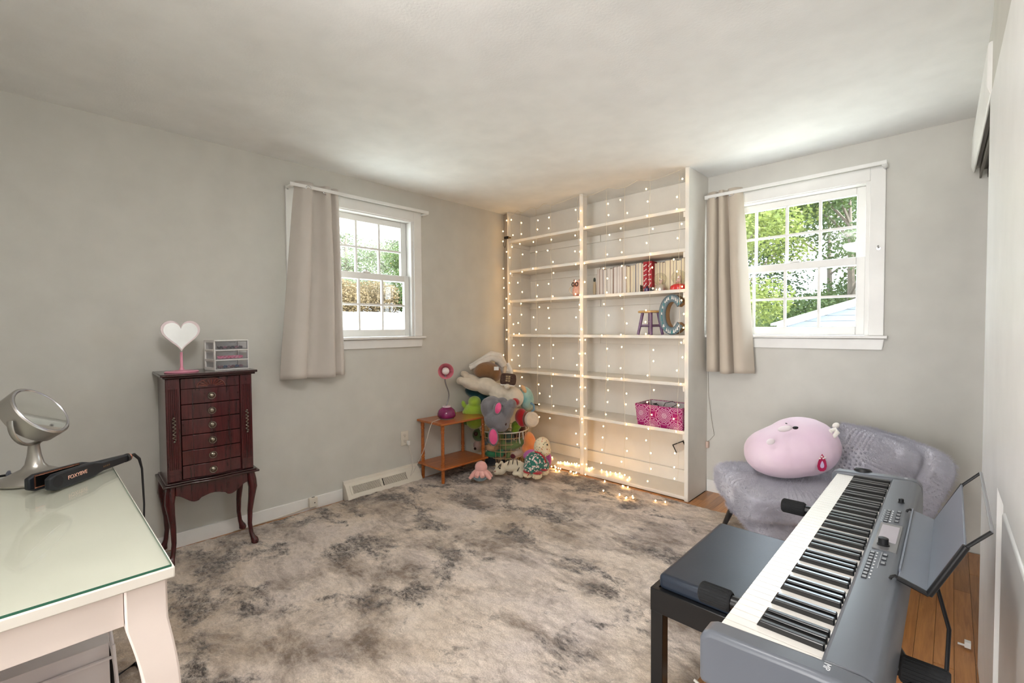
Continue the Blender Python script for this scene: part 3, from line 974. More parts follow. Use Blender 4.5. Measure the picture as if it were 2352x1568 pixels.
# magenta fabric bin
def mandala_material():
    m = mat('mandala_cloth', (190, 30, 130), 0.8, bump=(350, .2, .001))
    nt = m.node_tree
    L = nt.links
    b = nt.nodes['Principled BSDF']
    tc = nt.nodes.new('ShaderNodeTexCoord')
    sep = nt.nodes.new('ShaderNodeSeparateXYZ')
    L.new(tc.outputs['Object'], sep.inputs[0])
    def m2(op, a, c=None, d=None):
        n = nt.nodes.new('ShaderNodeMath')
        n.operation = op
        for i, v in enumerate((a, c, d)):
            if v is None:
                continue
            if isinstance(v, (int, float)):
                n.inputs[i].default_value = v
            else:
                L.new(v, n.inputs[i])
        return n.outputs[0]
    xx = m2('ADD', sep.outputs['X'], m2('MULTIPLY', sep.outputs['Y'], 1.0))
    zz = sep.outputs['Z']
    S = 0.185
    # two interleaved grids of rosettes
    def cell(ox, oz):
        u = m2('SUBTRACT', m2('FLOORED_MODULO', m2('ADD', xx, ox), S), S / 2)
        v = m2('SUBTRACT', m2('FLOORED_MODULO', m2('ADD', zz, oz), S * 1.0), S / 2)
        r = m2('SQRT', m2('ADD', m2('MULTIPLY', u, u), m2('MULTIPLY', v, v)))
        a = m2('ARCTAN2', v, u)
        return r, a
    def rosette(r, a):
        pet = m2('COSINE', m2('MULTIPLY', a, 12.0))
        wob = m2('MULTIPLY_ADD', pet, 0.004, r)
        rings = m2('GREATER_THAN', m2('SINE', m2('MULTIPLY', wob, 520.0)), 0.15)
        petmask = m2('GREATER_THAN', m2('COSINE', m2('MULTIPLY', a, 24.0)), -0.35)
        body = m2('MULTIPLY', rings, m2('MAXIMUM', petmask, m2('LESS_THAN', r, 0.02)))
        body = m2('MULTIPLY', body, m2('LESS_THAN', wob, 0.060))
        line = m2('MULTIPLY', m2('GREATER_THAN', r, 0.0655), m2('LESS_THAN', r, 0.0675))
        return m2('MAXIMUM', body, line)
    r1, a1 = cell(0.02, 0.045)
    r2, a2 = cell(0.02 + S / 2, 0.045 + S / 2)
    fac = m2('MAXIMUM', rosette(r1, a1), rosette(r2, a2))
    mx = nt.nodes.new('ShaderNodeMix')
    mx.data_type = 'RGBA'
    L.new(fac, mx.inputs[0])
    mx.inputs[6].default_value = rgb((150, 12, 96))
    mx.inputs[7].default_value = rgb((226, 196, 214))
    L.new(mx.outputs[2], b.inputs['Base Color'])
    return m
ZB = SHZ[5] + 0.0125
t = thing('fabric_bin', 'magenta fabric bin printed with white mandalas on the shelf', 'storage bin', (1.66, -0.2, ZB))
bx0, bx1, by0, by1 = 1.470, 1.842, -0.335, -0.07
MM = mandala_material()
h0 = 0.162
b = MB()
b.grid(lambda a, c: (lerp(bx0 + .02, bx1, a) - 0.022 * c * (1 - a), by0 + 0.012 * math.sin(a * 7) * math.sin(math.pi * c) * 0.5, ZB + h0 * c), 24, 8)
b.grid(lambda a, c: (lerp(bx0 + .02, bx1, a) - 0.022 * c * (1 - a), by1 + .004 * math.sin(a * 5), ZB + h0 * c), 24, 8)
b.grid(lambda a, c: (bx0 + 0.02 - 0.022 * c + 0.016 * math.sin(math.pi * c) * math.sin(math.pi * a), lerp(by0, by1, a), ZB + h0 * c), 12, 8)
b.grid(lambda a, c: (bx1, lerp(by0, by1, a), ZB + h0 * c), 12, 8)
b.box(bx0 + .02, bx1, by0, by1, ZB, ZB + 0.004)
b.build('bin_wall', MM, t, solid=0.004, fix=False)
b = MB()
b.grid(lambda a, c: (lerp(bx0 + .024, bx1 - .004, a) - 0.022 * c * (1 - a), by0 + 0.006, ZB + .006 + (h0 - .010) * c), 12, 4)
b.grid(lambda a, c: (lerp(bx0 + .024, bx1 - .004, a) - 0.022 * c * (1 - a), by1 - 0.006, ZB + .006 + (h0 - .010) * c), 12, 4)
b.grid(lambda a, c: (bx0 + 0.026 - 0.022 * c, lerp(by0 + .006, by1 - .006, a), ZB + .006 + (h0 - .01) * c), 6, 4)
b.grid(lambda a, c: (bx1 - 0.005, lerp(by0 + .006, by1 - .006, a), ZB + .006 + (h0 - .01) * c), 6, 4)
b.build('lining', mat('bin_lining', (206, 202, 204), .9), t, fix=False)
cb = MB().tube([(1.62, -0.2, ZB + .10), (1.66, -0.22, ZB + .17), (1.71, -0.2, ZB + .185), (1.74, -0.18, ZB + .165), (1.70, -0.21, ZB + .135), (1.66, -0.2, ZB + .10)], 0.003, 6).build('coiled_cable', M_BLACK)
tag(cb, 'black cable sticking out of the magenta bin', 'cable')
cb = MB().tube([(1.575 + .02 * math.cos(k * .7), -0.2 + 0.02 * math.sin(k * .7), ZB + .135 + .003 * k) for k in range(9)], 0.004, 6).build('headband', M_BLACK)
tag(cb, 'black hair band inside the magenta bin', 'headband')
# small framed sketch low on the back panel
t = thing('small_frame', 'small crooked black frame under the bin shelf', 'picture frame', (1.70, -0.05, 0.31))
MF = Matrix.Translation((1.70, -0.046, 0.312)) @ Matrix.Rotation(math.radians(-28), 4, 'Y')
b = MB(MF).box(-0.05, -0.043, -0.004, 0.004, -0.035, 0.035).box(-0.05, 0.05, -0.004, 0.004, 0.028, 0.035).box(0.043, 0.05, -0.004, 0.004, -0.01, 0.035)
b.build('frame', M_BLACK, t)
MB(MF).box(-0.043, 0.043, -0.001, 0.002, -0.03, 0.028).build('print', mat('sketch_paper', (206, 198, 190), .8), t)
# dark tool lying on the second lowest shelf
tl = MB().tube([(0.26, -0.2, ZB + .008), (0.33, -0.2, ZB + .008), (0.365, -0.2, ZB + .009)], [.006, .006, .012], 8).build('pen', mat('pen_dark', (70, 62, 52), .4, .5))
tag(tl, 'dark pen lying on the shelf beside the soft toys', 'pen')

# ------------------------------------------------------------------ fairy lights
fy = thing('fairy_light_curtain', 'curtain of warm fairy lights hanging over the bookshelf', 'fairy lights', (1.0, -0.36, 0.02))
M_BULB = mat('fairy_bulb', (255, 240, 210), 0.4, emis=((255, 200, 128), 13.0))
M_WIRE = mat('clear_wire', (222, 212, 190), 0.35)
bulb_me = MB().ellip((0, 0, 0), (Vector((.0050, 0, 0)), Vector((0, .0050, 0)), Vector((0, 0, .0062))), 8, 6).mesh('bulb')
bulb_me.materials.append(M_BULB)
top = [(0.10, 2.375), (0.16, 2.36), (0.24, 2.385), (0.29, 2.355), (0.40, 2.39), (0.487, 2.36), (0.56, 2.392), (0.661, 2.362), (0.80, 2.37), (0.954, 2.39), (1.008, 2.36), (1.12, 2.37), (1.232, 2.392), (1.31, 2.37), (1.397, 2.36), (1.50, 2.392), (1.607, 2.366), (1.72, 2.37), (1.832, 2.392)]
MB().tube([(a, -0.352 + 0.004 * math.sin(i * 2.1), z) for i, (a, z) in enumerate(top)], 0.0014, 5).build('main_wire', M_WIRE, fy)
rl = random.Random(21)
total = 0
for si, sx in enumerate((0.088, 0.165, 0.292, 0.487, 0.661, 0.948, 1.008, 1.232, 1.397, 1.607, 1.832)):
    zend = 0.12 if sx > 0.5 else 0.75
    if sx in (0.487, 0.661):
        zend = 0.50
    if si == 0:
        zend = 0.80
    pts, bl = [], []
    z = 2.36
    y = -0.372
    xo = sx
    nxt = 2.36 - rl.uniform(0.04, 0.1)
    while z > zend:
        pts.append(Vector((xo, y, z)))
        z -= 0.05
        xo += rl.uniform(-0.0035, 0.0035)
        if z < nxt:
            side = rl.choice((-1, 1)) * rl.uniform(0.010, 0.036)
            bl.append((Vector((xo, y, z)), Vector((xo + side, y - rl.uniform(0.0, 0.008), z + rl.uniform(-0.018, 0.006)))))
            nxt = z - rl.uniform(0.075, 0.105)
    b = MB().tube(pts, 0.0011, 5)
    for a, e in bl:
        b.tube([a, e], 0.0008, 4)
    st = b.build('strand', M_WIRE, fy)
    copies(bulb_me, 'bulb', [e for a, e in bl], st)
    total += len(bl)
# loose ends heaped on the floor and bottom board
def heap(pts_, rad, n, zb):
    b = MB()
    cur = []
    locs = []
    for k in range(n):
        c = rl.choice(pts_)
        q = Vector((c[0] + rl.uniform(-rad, rad), c[1] + rl.uniform(-rad, rad) * .6, zb + rl.uniform(0.004, 0.014)))
        locs.append(q)
    locs.sort(key=lambda v: v.x)
    b.tube(locs, 0.0011, 5)
    st = b.build('strand', M_WIRE, fy)
    copies(bulb_me, 'bulb', locs, st)
    return len(locs)
total += heap([(1.04, -.25), (1.15, -.25), (1.25, -.25), (1.35, -.26)], 0.07, 15, 0.03)
total += heap([(0.93, -.44), (1.0, -.42), (1.3, -.42), (1.42, -.43), (0.80, -.48)], 0.05, 12, 0.026)
total += heap([(1.44, -.62), (1.56, -.62), (1.64, -.62), (1.78, -.56)], 0.07, 9, 0.026)
total += heap([(0.70, -.42), (0.78, -.45)], 0.05, 6, 0.026)
total += heap([(0.45, -.24), (0.58, -.25), (0.68, -.26), (0.8, -.25)], 0.06, 18, 0.03)
# control box with its lead
t = thing('light_controller', 'small black fairy-light controller clipped at the top left of the shelf', 'controller', (0.12, -0.37, 2.13))
MB().cbox((0.105, -0.372, 2.146), (0.05, 0.022, 0.024)).build('box', M_BLACK, t, bevel=0.003)
MB().lathe([(0.008, 0), (0.008, 0.03)], (0.135, -0.372, 2.143), 10, (1, 0, -0.2)).build('connector', mat('amber_plastic', (120, 92, 40), .3), t)
MB().tube([(0.085, -0.372, 2.14), (0.07, -0.375, 2.10), (0.072, -0.378, 2.07), (0.09, -0.378, 2.05), (0.10, -0.378, 2.08), (0.1, -0.372, 2.135)], 0.002, 6).build('lead', M_BLACK, t)
t = thing('fairy_light_plug', 'thin light lead and plug beside the shelf end', 'plug', (1.915, -0.02, 0.36))
MB().cbox((1.907, -0.018, 0.36), (0.02, 0.03, 0.05)).build('plug', mat('pink_plug', (214, 190, 176), .5), t, bevel=0.004)
MB().tube([(1.905, -0.012, 0.93), (1.91, -0.012, 0.75), (1.935, -0.012, 0.55), (1.955, -0.014, 0.44), (1.925, -0.016, 0.40), (1.908, -0.018, 0.385)], 0.0014, 5).build('lead', mat('lead_grey', (150, 140, 128), .5), t)

# ================================================================== JEWELLERY ARMOIRE
M_MAH = mat_wood('mahogany', (52, 16, 20), (84, 28, 30), 'Z', 5.0, 10.0, 0.25, 0.5)
M_MAHD = mat_wood('mahogany_dark', (34, 12, 14), (58, 22, 22), 'Y', 5.0, 10.0, 0.25, 0.5)
M_BRASSY = mat('aged_nickel', (150, 142, 128), 0.3, 1.0)
AR = thing('jewelry_armoire', 'tall dark mahogany jewellery armoire with ring pulls on cabriole legs', 'armoire', (0.18, -2.895, 0.022))
MA = Matrix.Translation((0.0, -2.905, 0.0)) @ Matrix.Rotation(math.radians(-2.5), 4, 'Z')
# local frame: x towards the room, y along the wall
def bow(y):
    return 0.012 * (1 - min(1, (abs(y) / 0.085) ** 2)) if abs(y) < 0.085 else 0.0
def slab_poly(d0, hw, over):
    pts = [(d0, -hw), ]
    for k in range(21):
        y = lerp(-hw, hw, k / 20)
        pts.append((0.31 + over + bow(y) * 1.1, y))
    pts.append((d0, hw))
    return pts
b = MB(MA)
b.prism(slab_poly(0.016, 0.216, 0.022), 1.012, 1.022).prism(slab_poly(0.014, 0.226, 0.030), 1.022, 1.036)
b.build('top', M_MAHD, AR, bevel=0.004)
b = MB(MA)
b.prism(slab_poly(0.016, 0.214, 0.016), 0.452, 0.462).prism(slab_poly(0.014, 0.226, 0.028), 0.442, 0.454)
b.build('waist_moulding', M_MAHD, AR, bevel=0.004)
b = MB(MA)
b.box(0.02, 0.026, -0.2, 0.2, 0.46, 1.013).box(0.02, 0.30, -0.203, -0.197, 0.46, 1.013).box(0.02, 0.30, 0.197, 0.203, 0.46, 1.013).box(0.02, 0.295, -0.145, -0.139, 0.46, 1.013).box(0.02, 0.295, 0.139, 0.145, 0.46, 1.013).box(0.02, 0.30, -0.2, 0.2, 0.46, 0.466)
b.build('carcass', M_MAH, AR)
# side doors with flutes and scroll handles
for s in (-1, 1):
    c = s * 0.171
    d = MB(MA).box(0.298, 0.312, c - 0.029, c + 0.029, 0.466, 1.010).build('side_door', M_MAH, AR, bevel=0.002)
    f = MB(MA)
    for k in range(5):
        y = c - 0.018 + k * 0.009
        f.tube([(0.312, y, 0.53), (0.312, y, 0.955)], 0.0032, 6)
    f.box(0.311, 0.316, c - 0.026, c + 0.026, 0.495, 0.503).box(0.311, 0.316, c - 0.026, c + 0.026, 0.512, 0.518).box(0.311, 0.316, c - 0.026, c + 0.026, 0.965, 0.972)
    f.build('fluting', M_MAH, d)
    h = MB(MA)
    pts = []
    for k in range(60):
        z = lerp(0.685, 0.80, k / 59)
        pts.append((0.322 + 0.003 * math.sin(k * .5), c + 0.006 * math.sin(k * 0.62), z))
    h.tube(pts, 0.0024, 6).sphere((0.322, c, 0.68), 0.005, 8, 6).sphere((0.322, c, 0.805), 0.005, 8, 6)
    h.build('scroll_handle', M_BRASSY, d)
def front_poly(x0, off=0.0):
    pts = [(x0, -0.137)]
    for k in range(25):
        y = lerp(-0.137, 0.137, k / 24)
        pts.append((0.306 + off + bow(y), y))
    pts.append((x0, 0.137))
    return pts
lid = MB(MA).prism(front_poly(0.27), 0.952, 1.008).build('lid_panel', M_MAH, AR, bevel=0.0015)
fan = MB(MA)
arc = [(0.3065 + bow(0.066 * math.cos(a)), 0.066 * math.cos(a), 0.957 + 0.044 * math.sin(a)) for a in [math.pi * k / 18 for k in range(19)]]
fan.tube(arc, 0.0028, 6)
for k in range(1, 10):
    a = math.pi * k / 10
    fan.tube([(0.3065 + bow(0.02 * math.cos(a)), 0.02 * math.cos(a), 0.957 + 0.012 * math.sin(a)), (0.307 + bow(.06 * math.cos(a)), 0.06 * math.cos(a), 0.957 + 0.040 * math.sin(a))], 0.0028, 6)
fan.build('fan_carving', mat_wood('mahogany_worn', (96, 40, 34), (134, 72, 56), 'Z', 8, 6, .3, .4), lid)
zs = [0.952, 0.868, 0.787, 0.703, 0.621, 0.540, 0.468]
for k in range(6):
    d = MB(MA).prism(front_poly(0.27), zs[k + 1] + 0.0015, zs[k] - 0.0018).build('drawer', M_MAH, AR, bevel=0.0018)
    zc = [0.907, 0.825, 0.746, 0.662, 0.580, 0.499][k]
    b = MB(MA)
    b.lathe([(0.011, 0), (0.011, 0.003), (0.006, 0.006), (0.006, 0.010), (0.001, 0.012)], (0.3175, 0, zc), 14, (1, 0, 0))
    b.tube([(0.3215, 0.017 * math.cos(q * math.pi / 10), zc + 0.017 * math.sin(q * math.pi / 10)) for q in range(20)], 0.0026, 6, closed=True)
    b.build('ring_pull', M_BRASSY, d)
for y in (-0.0865, 0.0865):
    MB(MA).box(0.300, 0.3068, y - 0.001, y + 0.001, 0.468, 0.95).build('reeding', M_MAHD, AR)
# apron with a scalloped edge
def apron_poly():
    pts = [(-0.17, 0.442), (0.17, 0.442)]
    for k in range(31):
        y = lerp(0.17, -0.17, k / 30)
        z = 0.365 + 0.022 * math.cos(y / 0.17 * math.pi * 2) * (1 if abs(y) > .06 else .5) - 0.010 * (1 - abs(y) / .17)
        pts.append((y, z))
    return pts
MAP = MA @ Matrix(((0, 0, 1, 0), (1, 0, 0, 0), (0, 1, 0, 0), (0, 0, 0, 1)))
MB(MAP).prism(apron_poly(), 0.292, 0.308).build('apron', M_MAH, AR, bevel=0.002)
MB(MA).box(0.03, 0.30, -0.196, -0.182, 0.375, 0.442).build('side_apron', M_MAH, AR)
MB(MA).box(0.03, 0.30, 0.182, 0.196, 0.375, 0.442).build('side_apron', M_MAH, AR)
def cabriole(cx, cy, sx, sy, ztop):
    """knee swells outward (sx, sy), ankle tucks in, pad foot"""
    prof = [(ztop, 0.0, 0.022), (ztop - 0.05, 0.006, 0.025), (ztop - 0.09, 0.010, 0.0235), (ztop - 0.15, 0.004, 0.018), (ztop - 0.23, -0.004, 0.0145), (ztop - 0.31, -0.006, 0.012), (0.075, 0.0, 0.0115), (0.055, 0.006, 0.014), (0.040, 0.012, 0.019), (0.028, 0.014, 0.021), (0.021, 0.013, 0.019)]
    pts = [(cx + sx * o, cy + sy * o, z) for z, o, r in prof]
    return pts, [r for z, o, r in prof]
for cx, cy, sx, sy in ((0.292, -0.187, 1, -1), (0.292, 0.187, 1, 1), (0.038, -0.187, 0, -1), (0.038, 0.187, 0, 1)):
    pts, rr = cabriole(cx, cy, sx, sy, 0.442)
    MB(MA).tube(pts, rr, 10).build('leg', M_MAH, AR)

# heart mirror on the armoire
ZA = 1.0365
HM = thing('heart_mirror', 'pink heart-shaped table mirror on the armoire', 'mirror', (0.20, -3.03, ZA))
M_PINKP = mat('pink_plastic', (226, 150, 172), 0.35, coat=.3)
MB(Matrix.Translation((0.205, -3.03, ZA)) @ Matrix.Diagonal((0.062, 0.078, 1, 1))).lathe([(1.0, 0), (1.02, 0.003), (0.98, 0.007), (0.6, 0.010), (0.12, 0.013)], (0, 0, 0), 32).build('base', M_PINKP, HM)
MB().tube([(0.205, -3.03, ZA + 0.008), (0.205, -3.03, ZA + 0.03), (0.205, -3.03, ZA + 0.11)], [0.014, 0.007, 0.006], 12).build('stem', M_PINKP, HM)
def heart(sc, n=48):
    pts = []
    for k in range(n):
        a = 2 * math.pi * k / n
        hx = 16 * math.sin(a) ** 3
        hy = 13 * math.cos(a) - 5 * math.cos(2 * a) - 2 * math.cos(3 * a) - math.cos(4 * a)
        pts.append((hx / 16 * sc, (hy + 2.5) / 15.2 * sc))
    return pts
hn = Vector((0.97, 0.02, 0.06)).normalized()
hx = Vector((0, 0, 1)).cross(hn).normalized()
hz = hn.cross(hx)
MH = Matrix(((hx.x, hz.x, hn.x, 0.205), (hx.y, hz.y, hn.y, -3.03), (hx.z, hz.z, hn.z, ZA + 0.196), (0, 0, 0, 1)))
MB(MH).prism(heart(0.090), -0.007, 0.006).build('frame', mat('pale_pink_frame', (240, 224, 226), .3, coat=.4), HM, bevel=0.003)
MB(MH).prism(heart(0.078), 0.0055, 0.0075).build('glass', M_MIRROR, HM)

# mini drawer organiser
OG = thing('drawer_organizer', 'small white three-drawer organiser with clear fronts on the armoire', 'organizer', (0.17, -2.795, ZA))
OM = Matrix.Translation((0.245, -2.795, ZA)) @ Matrix.Rotation(math.radians(8), 4, 'Z')
M_WPL = mat('white_plastic', (240, 238, 234), 0.35)
b = MB(OM)
W2, DP, HT = 0.092, 0.14, 0.172
for z in (0.0, 0.0545, 0.111, HT - 0.006):
    b.box(-DP, 0, -W2, W2, z, z + 0.006)
for s in (-1, 1):
    y0 = s * (W2 - 0.003)
    for xx in (-DP + 0.008, -0.008):
        b.box(xx - 0.008, xx + 0.008, y0 - 0.003, y0 + 0.003, 0, HT)
    for z in (0.004, 0.052, 0.108, HT - 0.012):
        b.box(-DP, 0, y0 - 0.003, y0 + 0.003, z, z + 0.012)
b.box(-DP, -DP + 0.004, -W2, W2, 0, HT)
b.build('frame', M_WPL, OG, bevel=0.0015)
M_CLR = mat_glass('clear_plastic', (248, 248, 250), 0.15, 0.1)
FILL = [[(60, 62, 70), (150, 110, 120), (90, 80, 84)], [(226, 130, 160), (232, 150, 176), (224, 120, 150)], [(120, 84, 90), (70, 90, 120), (150, 120, 130)]]
for k in range(3):
    z = (0.006, 0.0605, 0.117)[k]
    hh = 0.047 if k < 2 else 0.048
    d = MB(OM).box(0.0, 0.003, -W2 + 0.006, W2 - 0.006, z, z + hh).box(-DP + 0.01, 0.0, -W2 + 0.009, -W2 + 0.011, z, z + hh - .01).box(-DP + 0.01, 0.0, W2 - 0.011, W2 - 0.009, z, z + hh - .01).build('drawer', M_CLR, OG, fix=False)
    MB(OM).prism([(-0.02, 0), (0.02, 0), (0.012, -0.008), (-0.012, -0.008)], 0, 0.008, Matrix(((0, 0, 1, 0.003), (1, 0, 0, 0), (0, 1, 0, z + hh - .002), (0, 0, 0, 1)))).build('pull', M_CLR, d)
    r5 = random.Random(40 + k)
    for q in range(6):
        mm = mat('trinket_%d_%d' % (k, q % 3), FILL[2 - k][q % 3], 0.4)
        yy = lerp(-0.06, 0.065, (q + .5) / 6)
        pts = [OM @ Vector((-0.03 + 0.012 * math.cos(a), yy + 0.012 * math.sin(a), z + 0.012 + 0.004 * math.sin(3 * a))) for a in [j * .524 for j in range(12)]]
        o = MB().tube(pts, 0.006 if k == 1 else 0.0045, 6, closed=True).build('hair_tie', mm)
        tag(o, ('dark', 'fluffy pink', 'mixed')[2 - k] + ' hair accessory in the ' + ('bottom', 'middle', 'top')[k] + ' drawer of the organiser', 'hair tie', 'hair accessories in the %s drawer' % ('bottom', 'middle', 'top')[k])

# ================================================================== WALL VENT, OUTLET, JACK
VT = thing('baseboard_vent', 'cream baseboard heating vent with dark louvres under the left window', 'vent', (0.03, -1.70, 0.0))
VY0, VY1 = -2.025, -1.375
MV = Matrix(((1, 0, 0, 0), (0, 0, 1, 0), (0, 1, 0, 0), (0, 0, 0, 1)))
MB().prism([(0.0005, 0.001), (0.092, 0.001), (0.092, 0.026), (0.040, 0.110), (0.022, 0.118), (0.018, 0.135), (0.0005, 0.138)], VY0, VY1, MV).build('housing', M_CREAM, VT, bevel=0.002)
sl = Vector((0.052, 0, -0.084)).normalized()
nn = Vector((0.084, 0, 0.052)).normalized()
def vpt(t_, y, o):
    return Vector((0.040, y, 0.110)) + sl * (t_ * 0.0988) + nn * o
bk = MB()
bk.add([vpt(.14, VY0 + .045, .0008), vpt(.72, VY0 + .045, .0008), vpt(.72, VY1 - .14, .0008), vpt(.14, VY1 - .14, .0008)], [(0, 1, 2, 3)])
bk.build('louvre_opening', mat('vent_dark', (40, 34, 28), .8), VT, fix=False)
lv = MB()
y = VY0 + .05
while y < VY1 - .145:
    w = .0042
    if abs(y - (VY0 + .285)) > .012:
        lv.add([vpt(.14, y, .001), vpt(.72, y, .001), vpt(.72, y + w, .001), vpt(.14, y + w, .001), vpt(.14, y, .004), vpt(.72, y, .004), vpt(.72, y + w, .004), vpt(.14, y + w, .004)], [(0, 3, 2, 1), (4, 5, 6, 7), (0, 1, 5, 4), (2, 3, 7, 6), (1, 2, 6, 5), (3, 0, 4, 7)])
    y += .0085
l_o = lv.build('louvre', M_CREAM, VT)
l_o['kind'] = 'stuff'
bd = MB()
for a, c in ((VY0 + .032, VY0 + .046), (VY1 - .14, VY1 - .128), (VY0 + .277, VY0 + .293)):
    bd = MB()
    bd.add([vpt(.08, a, .001), vpt(.78, a, .001), vpt(.78, c, .001), vpt(.08, c, .001), vpt(.08, a, .006), vpt(.78, a, .006), vpt(.78, c, .006), vpt(.08, c, .006)], [(0, 3, 2, 1), (4, 5, 6, 7), (0, 1, 5, 4), (2, 3, 7, 6), (1, 2, 6, 5), (3, 0, 4, 7)])
    bd.build('grille_bar', M_CREAM, VT)
MB().lathe([(0.004, 0), (0.004, 0.012)], vpt(.42, VY0 + .285, .004), 8, nn).build('damper_lever', M_CREAM, VT)

OL = thing('wall_outlet', 'cream duplex outlet plate on the wall above the vent', 'outlet', (0.003, -1.485, 0.365))
MB().box(0.0006, 0.006, -1.522, -1.452, 0.306, 0.424).build('cover_plate', M_CREAM, OL, bevel=0.002)
for zc in (0.342, 0.388):
    r_ = MB().lathe([(0.017, 0), (0.017, 0.0035)], (0.005, -1.487, zc), 18, (1, 0, 0)).build('receptacle', M_CREAM, OL)
    MB().box(0.0082, 0.0092, -1.495, -1.493, zc - .002, zc + .008).box(0.0082, 0.0092, -1.482, -1.480, zc - .002, zc + .006).lathe([(.003, 0), (.003, .0008)], (0.0084, -1.4875, zc - .009), 8, (1, 0, 0)).build('slot', M_BLACK, r_)
JK = thing('phone_jack', 'small cream phone jack box on the baseboard', 'jack', (0.03, -2.255, 0.02))
MB().box(0.0145, 0.042, -2.285, -2.228, 0.022, 0.088).build('box', M_CREAM, JK, bevel=0.003)
MB().lathe([(0.004, 0), (0.004, 0.001)], (0.0418, -2.25, 0.052), 10, (1, 0, 0)).build('screw', M_BLACK, JK)
MB().box(0.024, 0.034, -2.265, -2.245, 0.0875, 0.0895).build('port', M_BLACK, JK)
w_ = MB().tube([(0.028, -2.288, 0.03), (0.022, -2.35, 0.018), (0.018, -2.5, 0.008), (0.018, -2.75, 0.005)], 0.0025, 6).build('phone_wire', M_CREAM)
tag(w_, 'thin cream wire running along the baseboard from the jack', 'wire')

# ================================================================== SIDE TABLE AND LAMP
ST = thing('side_table', 'small two-tier maple side table with turned legs', 'side table', (0.178, -1.115, 0.0))
M_MAPLE = mat_wood('honey_maple', (150, 78, 30), (188, 108, 50), 'Y', 5.0, 9.0, 0.28, 0.4)
TX0, TX1, TY0, TY1 = 0.012, 0.348, -1.372, -0.862
MB().box(TX0, TX1, TY0, TY1, 0.490, 0.508).build('top', M_MAPLE, ST, bevel=0.005, seg=3)
MB().box(TX0, TX1, TY0, TY1, 0.132, 0.148).build('shelf', M_MAPLE, ST, bevel=0.005, seg=3)
for lx in (TX0 + 0.032, TX1 - 0.032):
    for ly in (TY0 + 0.036, TY1 - 0.036):
        prof = [(0.013, 0.0), (0.014, 0.05), (0.0145, 0.13), (0.0145, 0.16), (0.0165, 0.17), (0.0125, 0.18), (0.016, 0.19), (0.0125, 0.20), (0.0165, 0.215), (0.014, 0.25), (0.0135, 0.34), (0.0125, 0.42), (0.0165, 0.43), (0.0125, 0.44), (0.0155, 0.45), (0.0155, 0.490)]
        z0 = 0.022 if lx > 0.1 else 0.004
        MB().lathe([(r, max(z, z0)) for r, z in prof], (lx, ly, 0), 14).build('leg', M_MAPLE, ST)

LP = thing('desk_lamp', 'pink gooseneck lamp with a purple faceted base on the side table', 'lamp', (0.185, -1.19, 0.5085))
M_BERRY = mat('berry_plastic', (140, 22, 96), 0.12, coat=.6, var=(14, (96, 10, 66), .2))
lc = (0.185, -1.19, 0.5085)
MB().lathe([(0.060, 0), (0.062, 0.006), (0.058, 0.012)], lc, 32).build('foot', mat('lamp_silver', (206, 196, 204), .25, .7), LP)
MB().lathe([(0.068, 0.010), (0.078, 0.022), (0.078, 0.044), (0.068, 0.072), (0.044, 0.094), (0.03, 0.098)], lc, 14, smooth=False).build('base', M_BERRY, LP, bevel=0.002)
MB().lathe([(0.034, 0.096), (0.034, 0.108), (0.02, 0.11)], lc, 24).build('collar', mat('lamp_collar', (226, 206, 218), .3), LP)
npts = []
for k in range(25):
    q = k / 24
    npts.append((lc[0] + 0.006 * math.sin(q * 5), lc[1] + 0.018 * math.sin(q * 6.0 - .4) + 0.01 * q, lc[2] + 0.105 + 0.265 * q))
MB().tube(npts, 0.0058, 10).build('gooseneck', mat('gooseneck_metal', (150, 148, 150), .3, .9), LP)
hd = Vector(npts[-1])
dirn = Vector((0.80, -0.52, 0.05)).normalized()
hc = hd + Vector((0, 0, 0.03)) - dirn * 0.02
shade_prof = [(0.022, -0.05), (0.026, -0.03), (0.040, 0.0), (0.062, 0.035), (0.066, 0.045), (0.063, 0.045), (0.038, 0.002), (0.02, -0.03)]
MB().lathe(shade_prof, hc, 32, dirn).build('shade', mat('lamp_pink', (216, 122, 138), 0.35, coat=.2), LP)
MB().sphere(hc + dirn * 0.018, 0.032, 18, 12).build('light_bulb', mat('bulb_white', (240, 232, 232), .3), LP)
# its cord runs off the table to the outlet
cd = [(0.185, -1.26, 0.512), (0.21, -1.32, 0.513), (0.23, -1.372, 0.512), (0.225, -1.392, 0.47), (0.19, -1.40, 0.36), (0.15, -1.41, 0.26), (0.11, -1.44, 0.16), (0.105, -1.475, 0.10), (0.10, -1.50, 0.075), (0.085, -1.47, 0.12), (0.06, -1.455, 0.20), (0.035, -1.455, 0.27), (0.02, -1.46, 0.31)]
MB().tube(cd, 0.0028, 6).build('cord', mat('lamp_cord', (206, 198, 188), .4), LP)
MB().cbox((0.022, -1.462, 0.325), (0.025, 0.02, 0.036)).build('plug', M_WPL, LP, bevel=0.003)

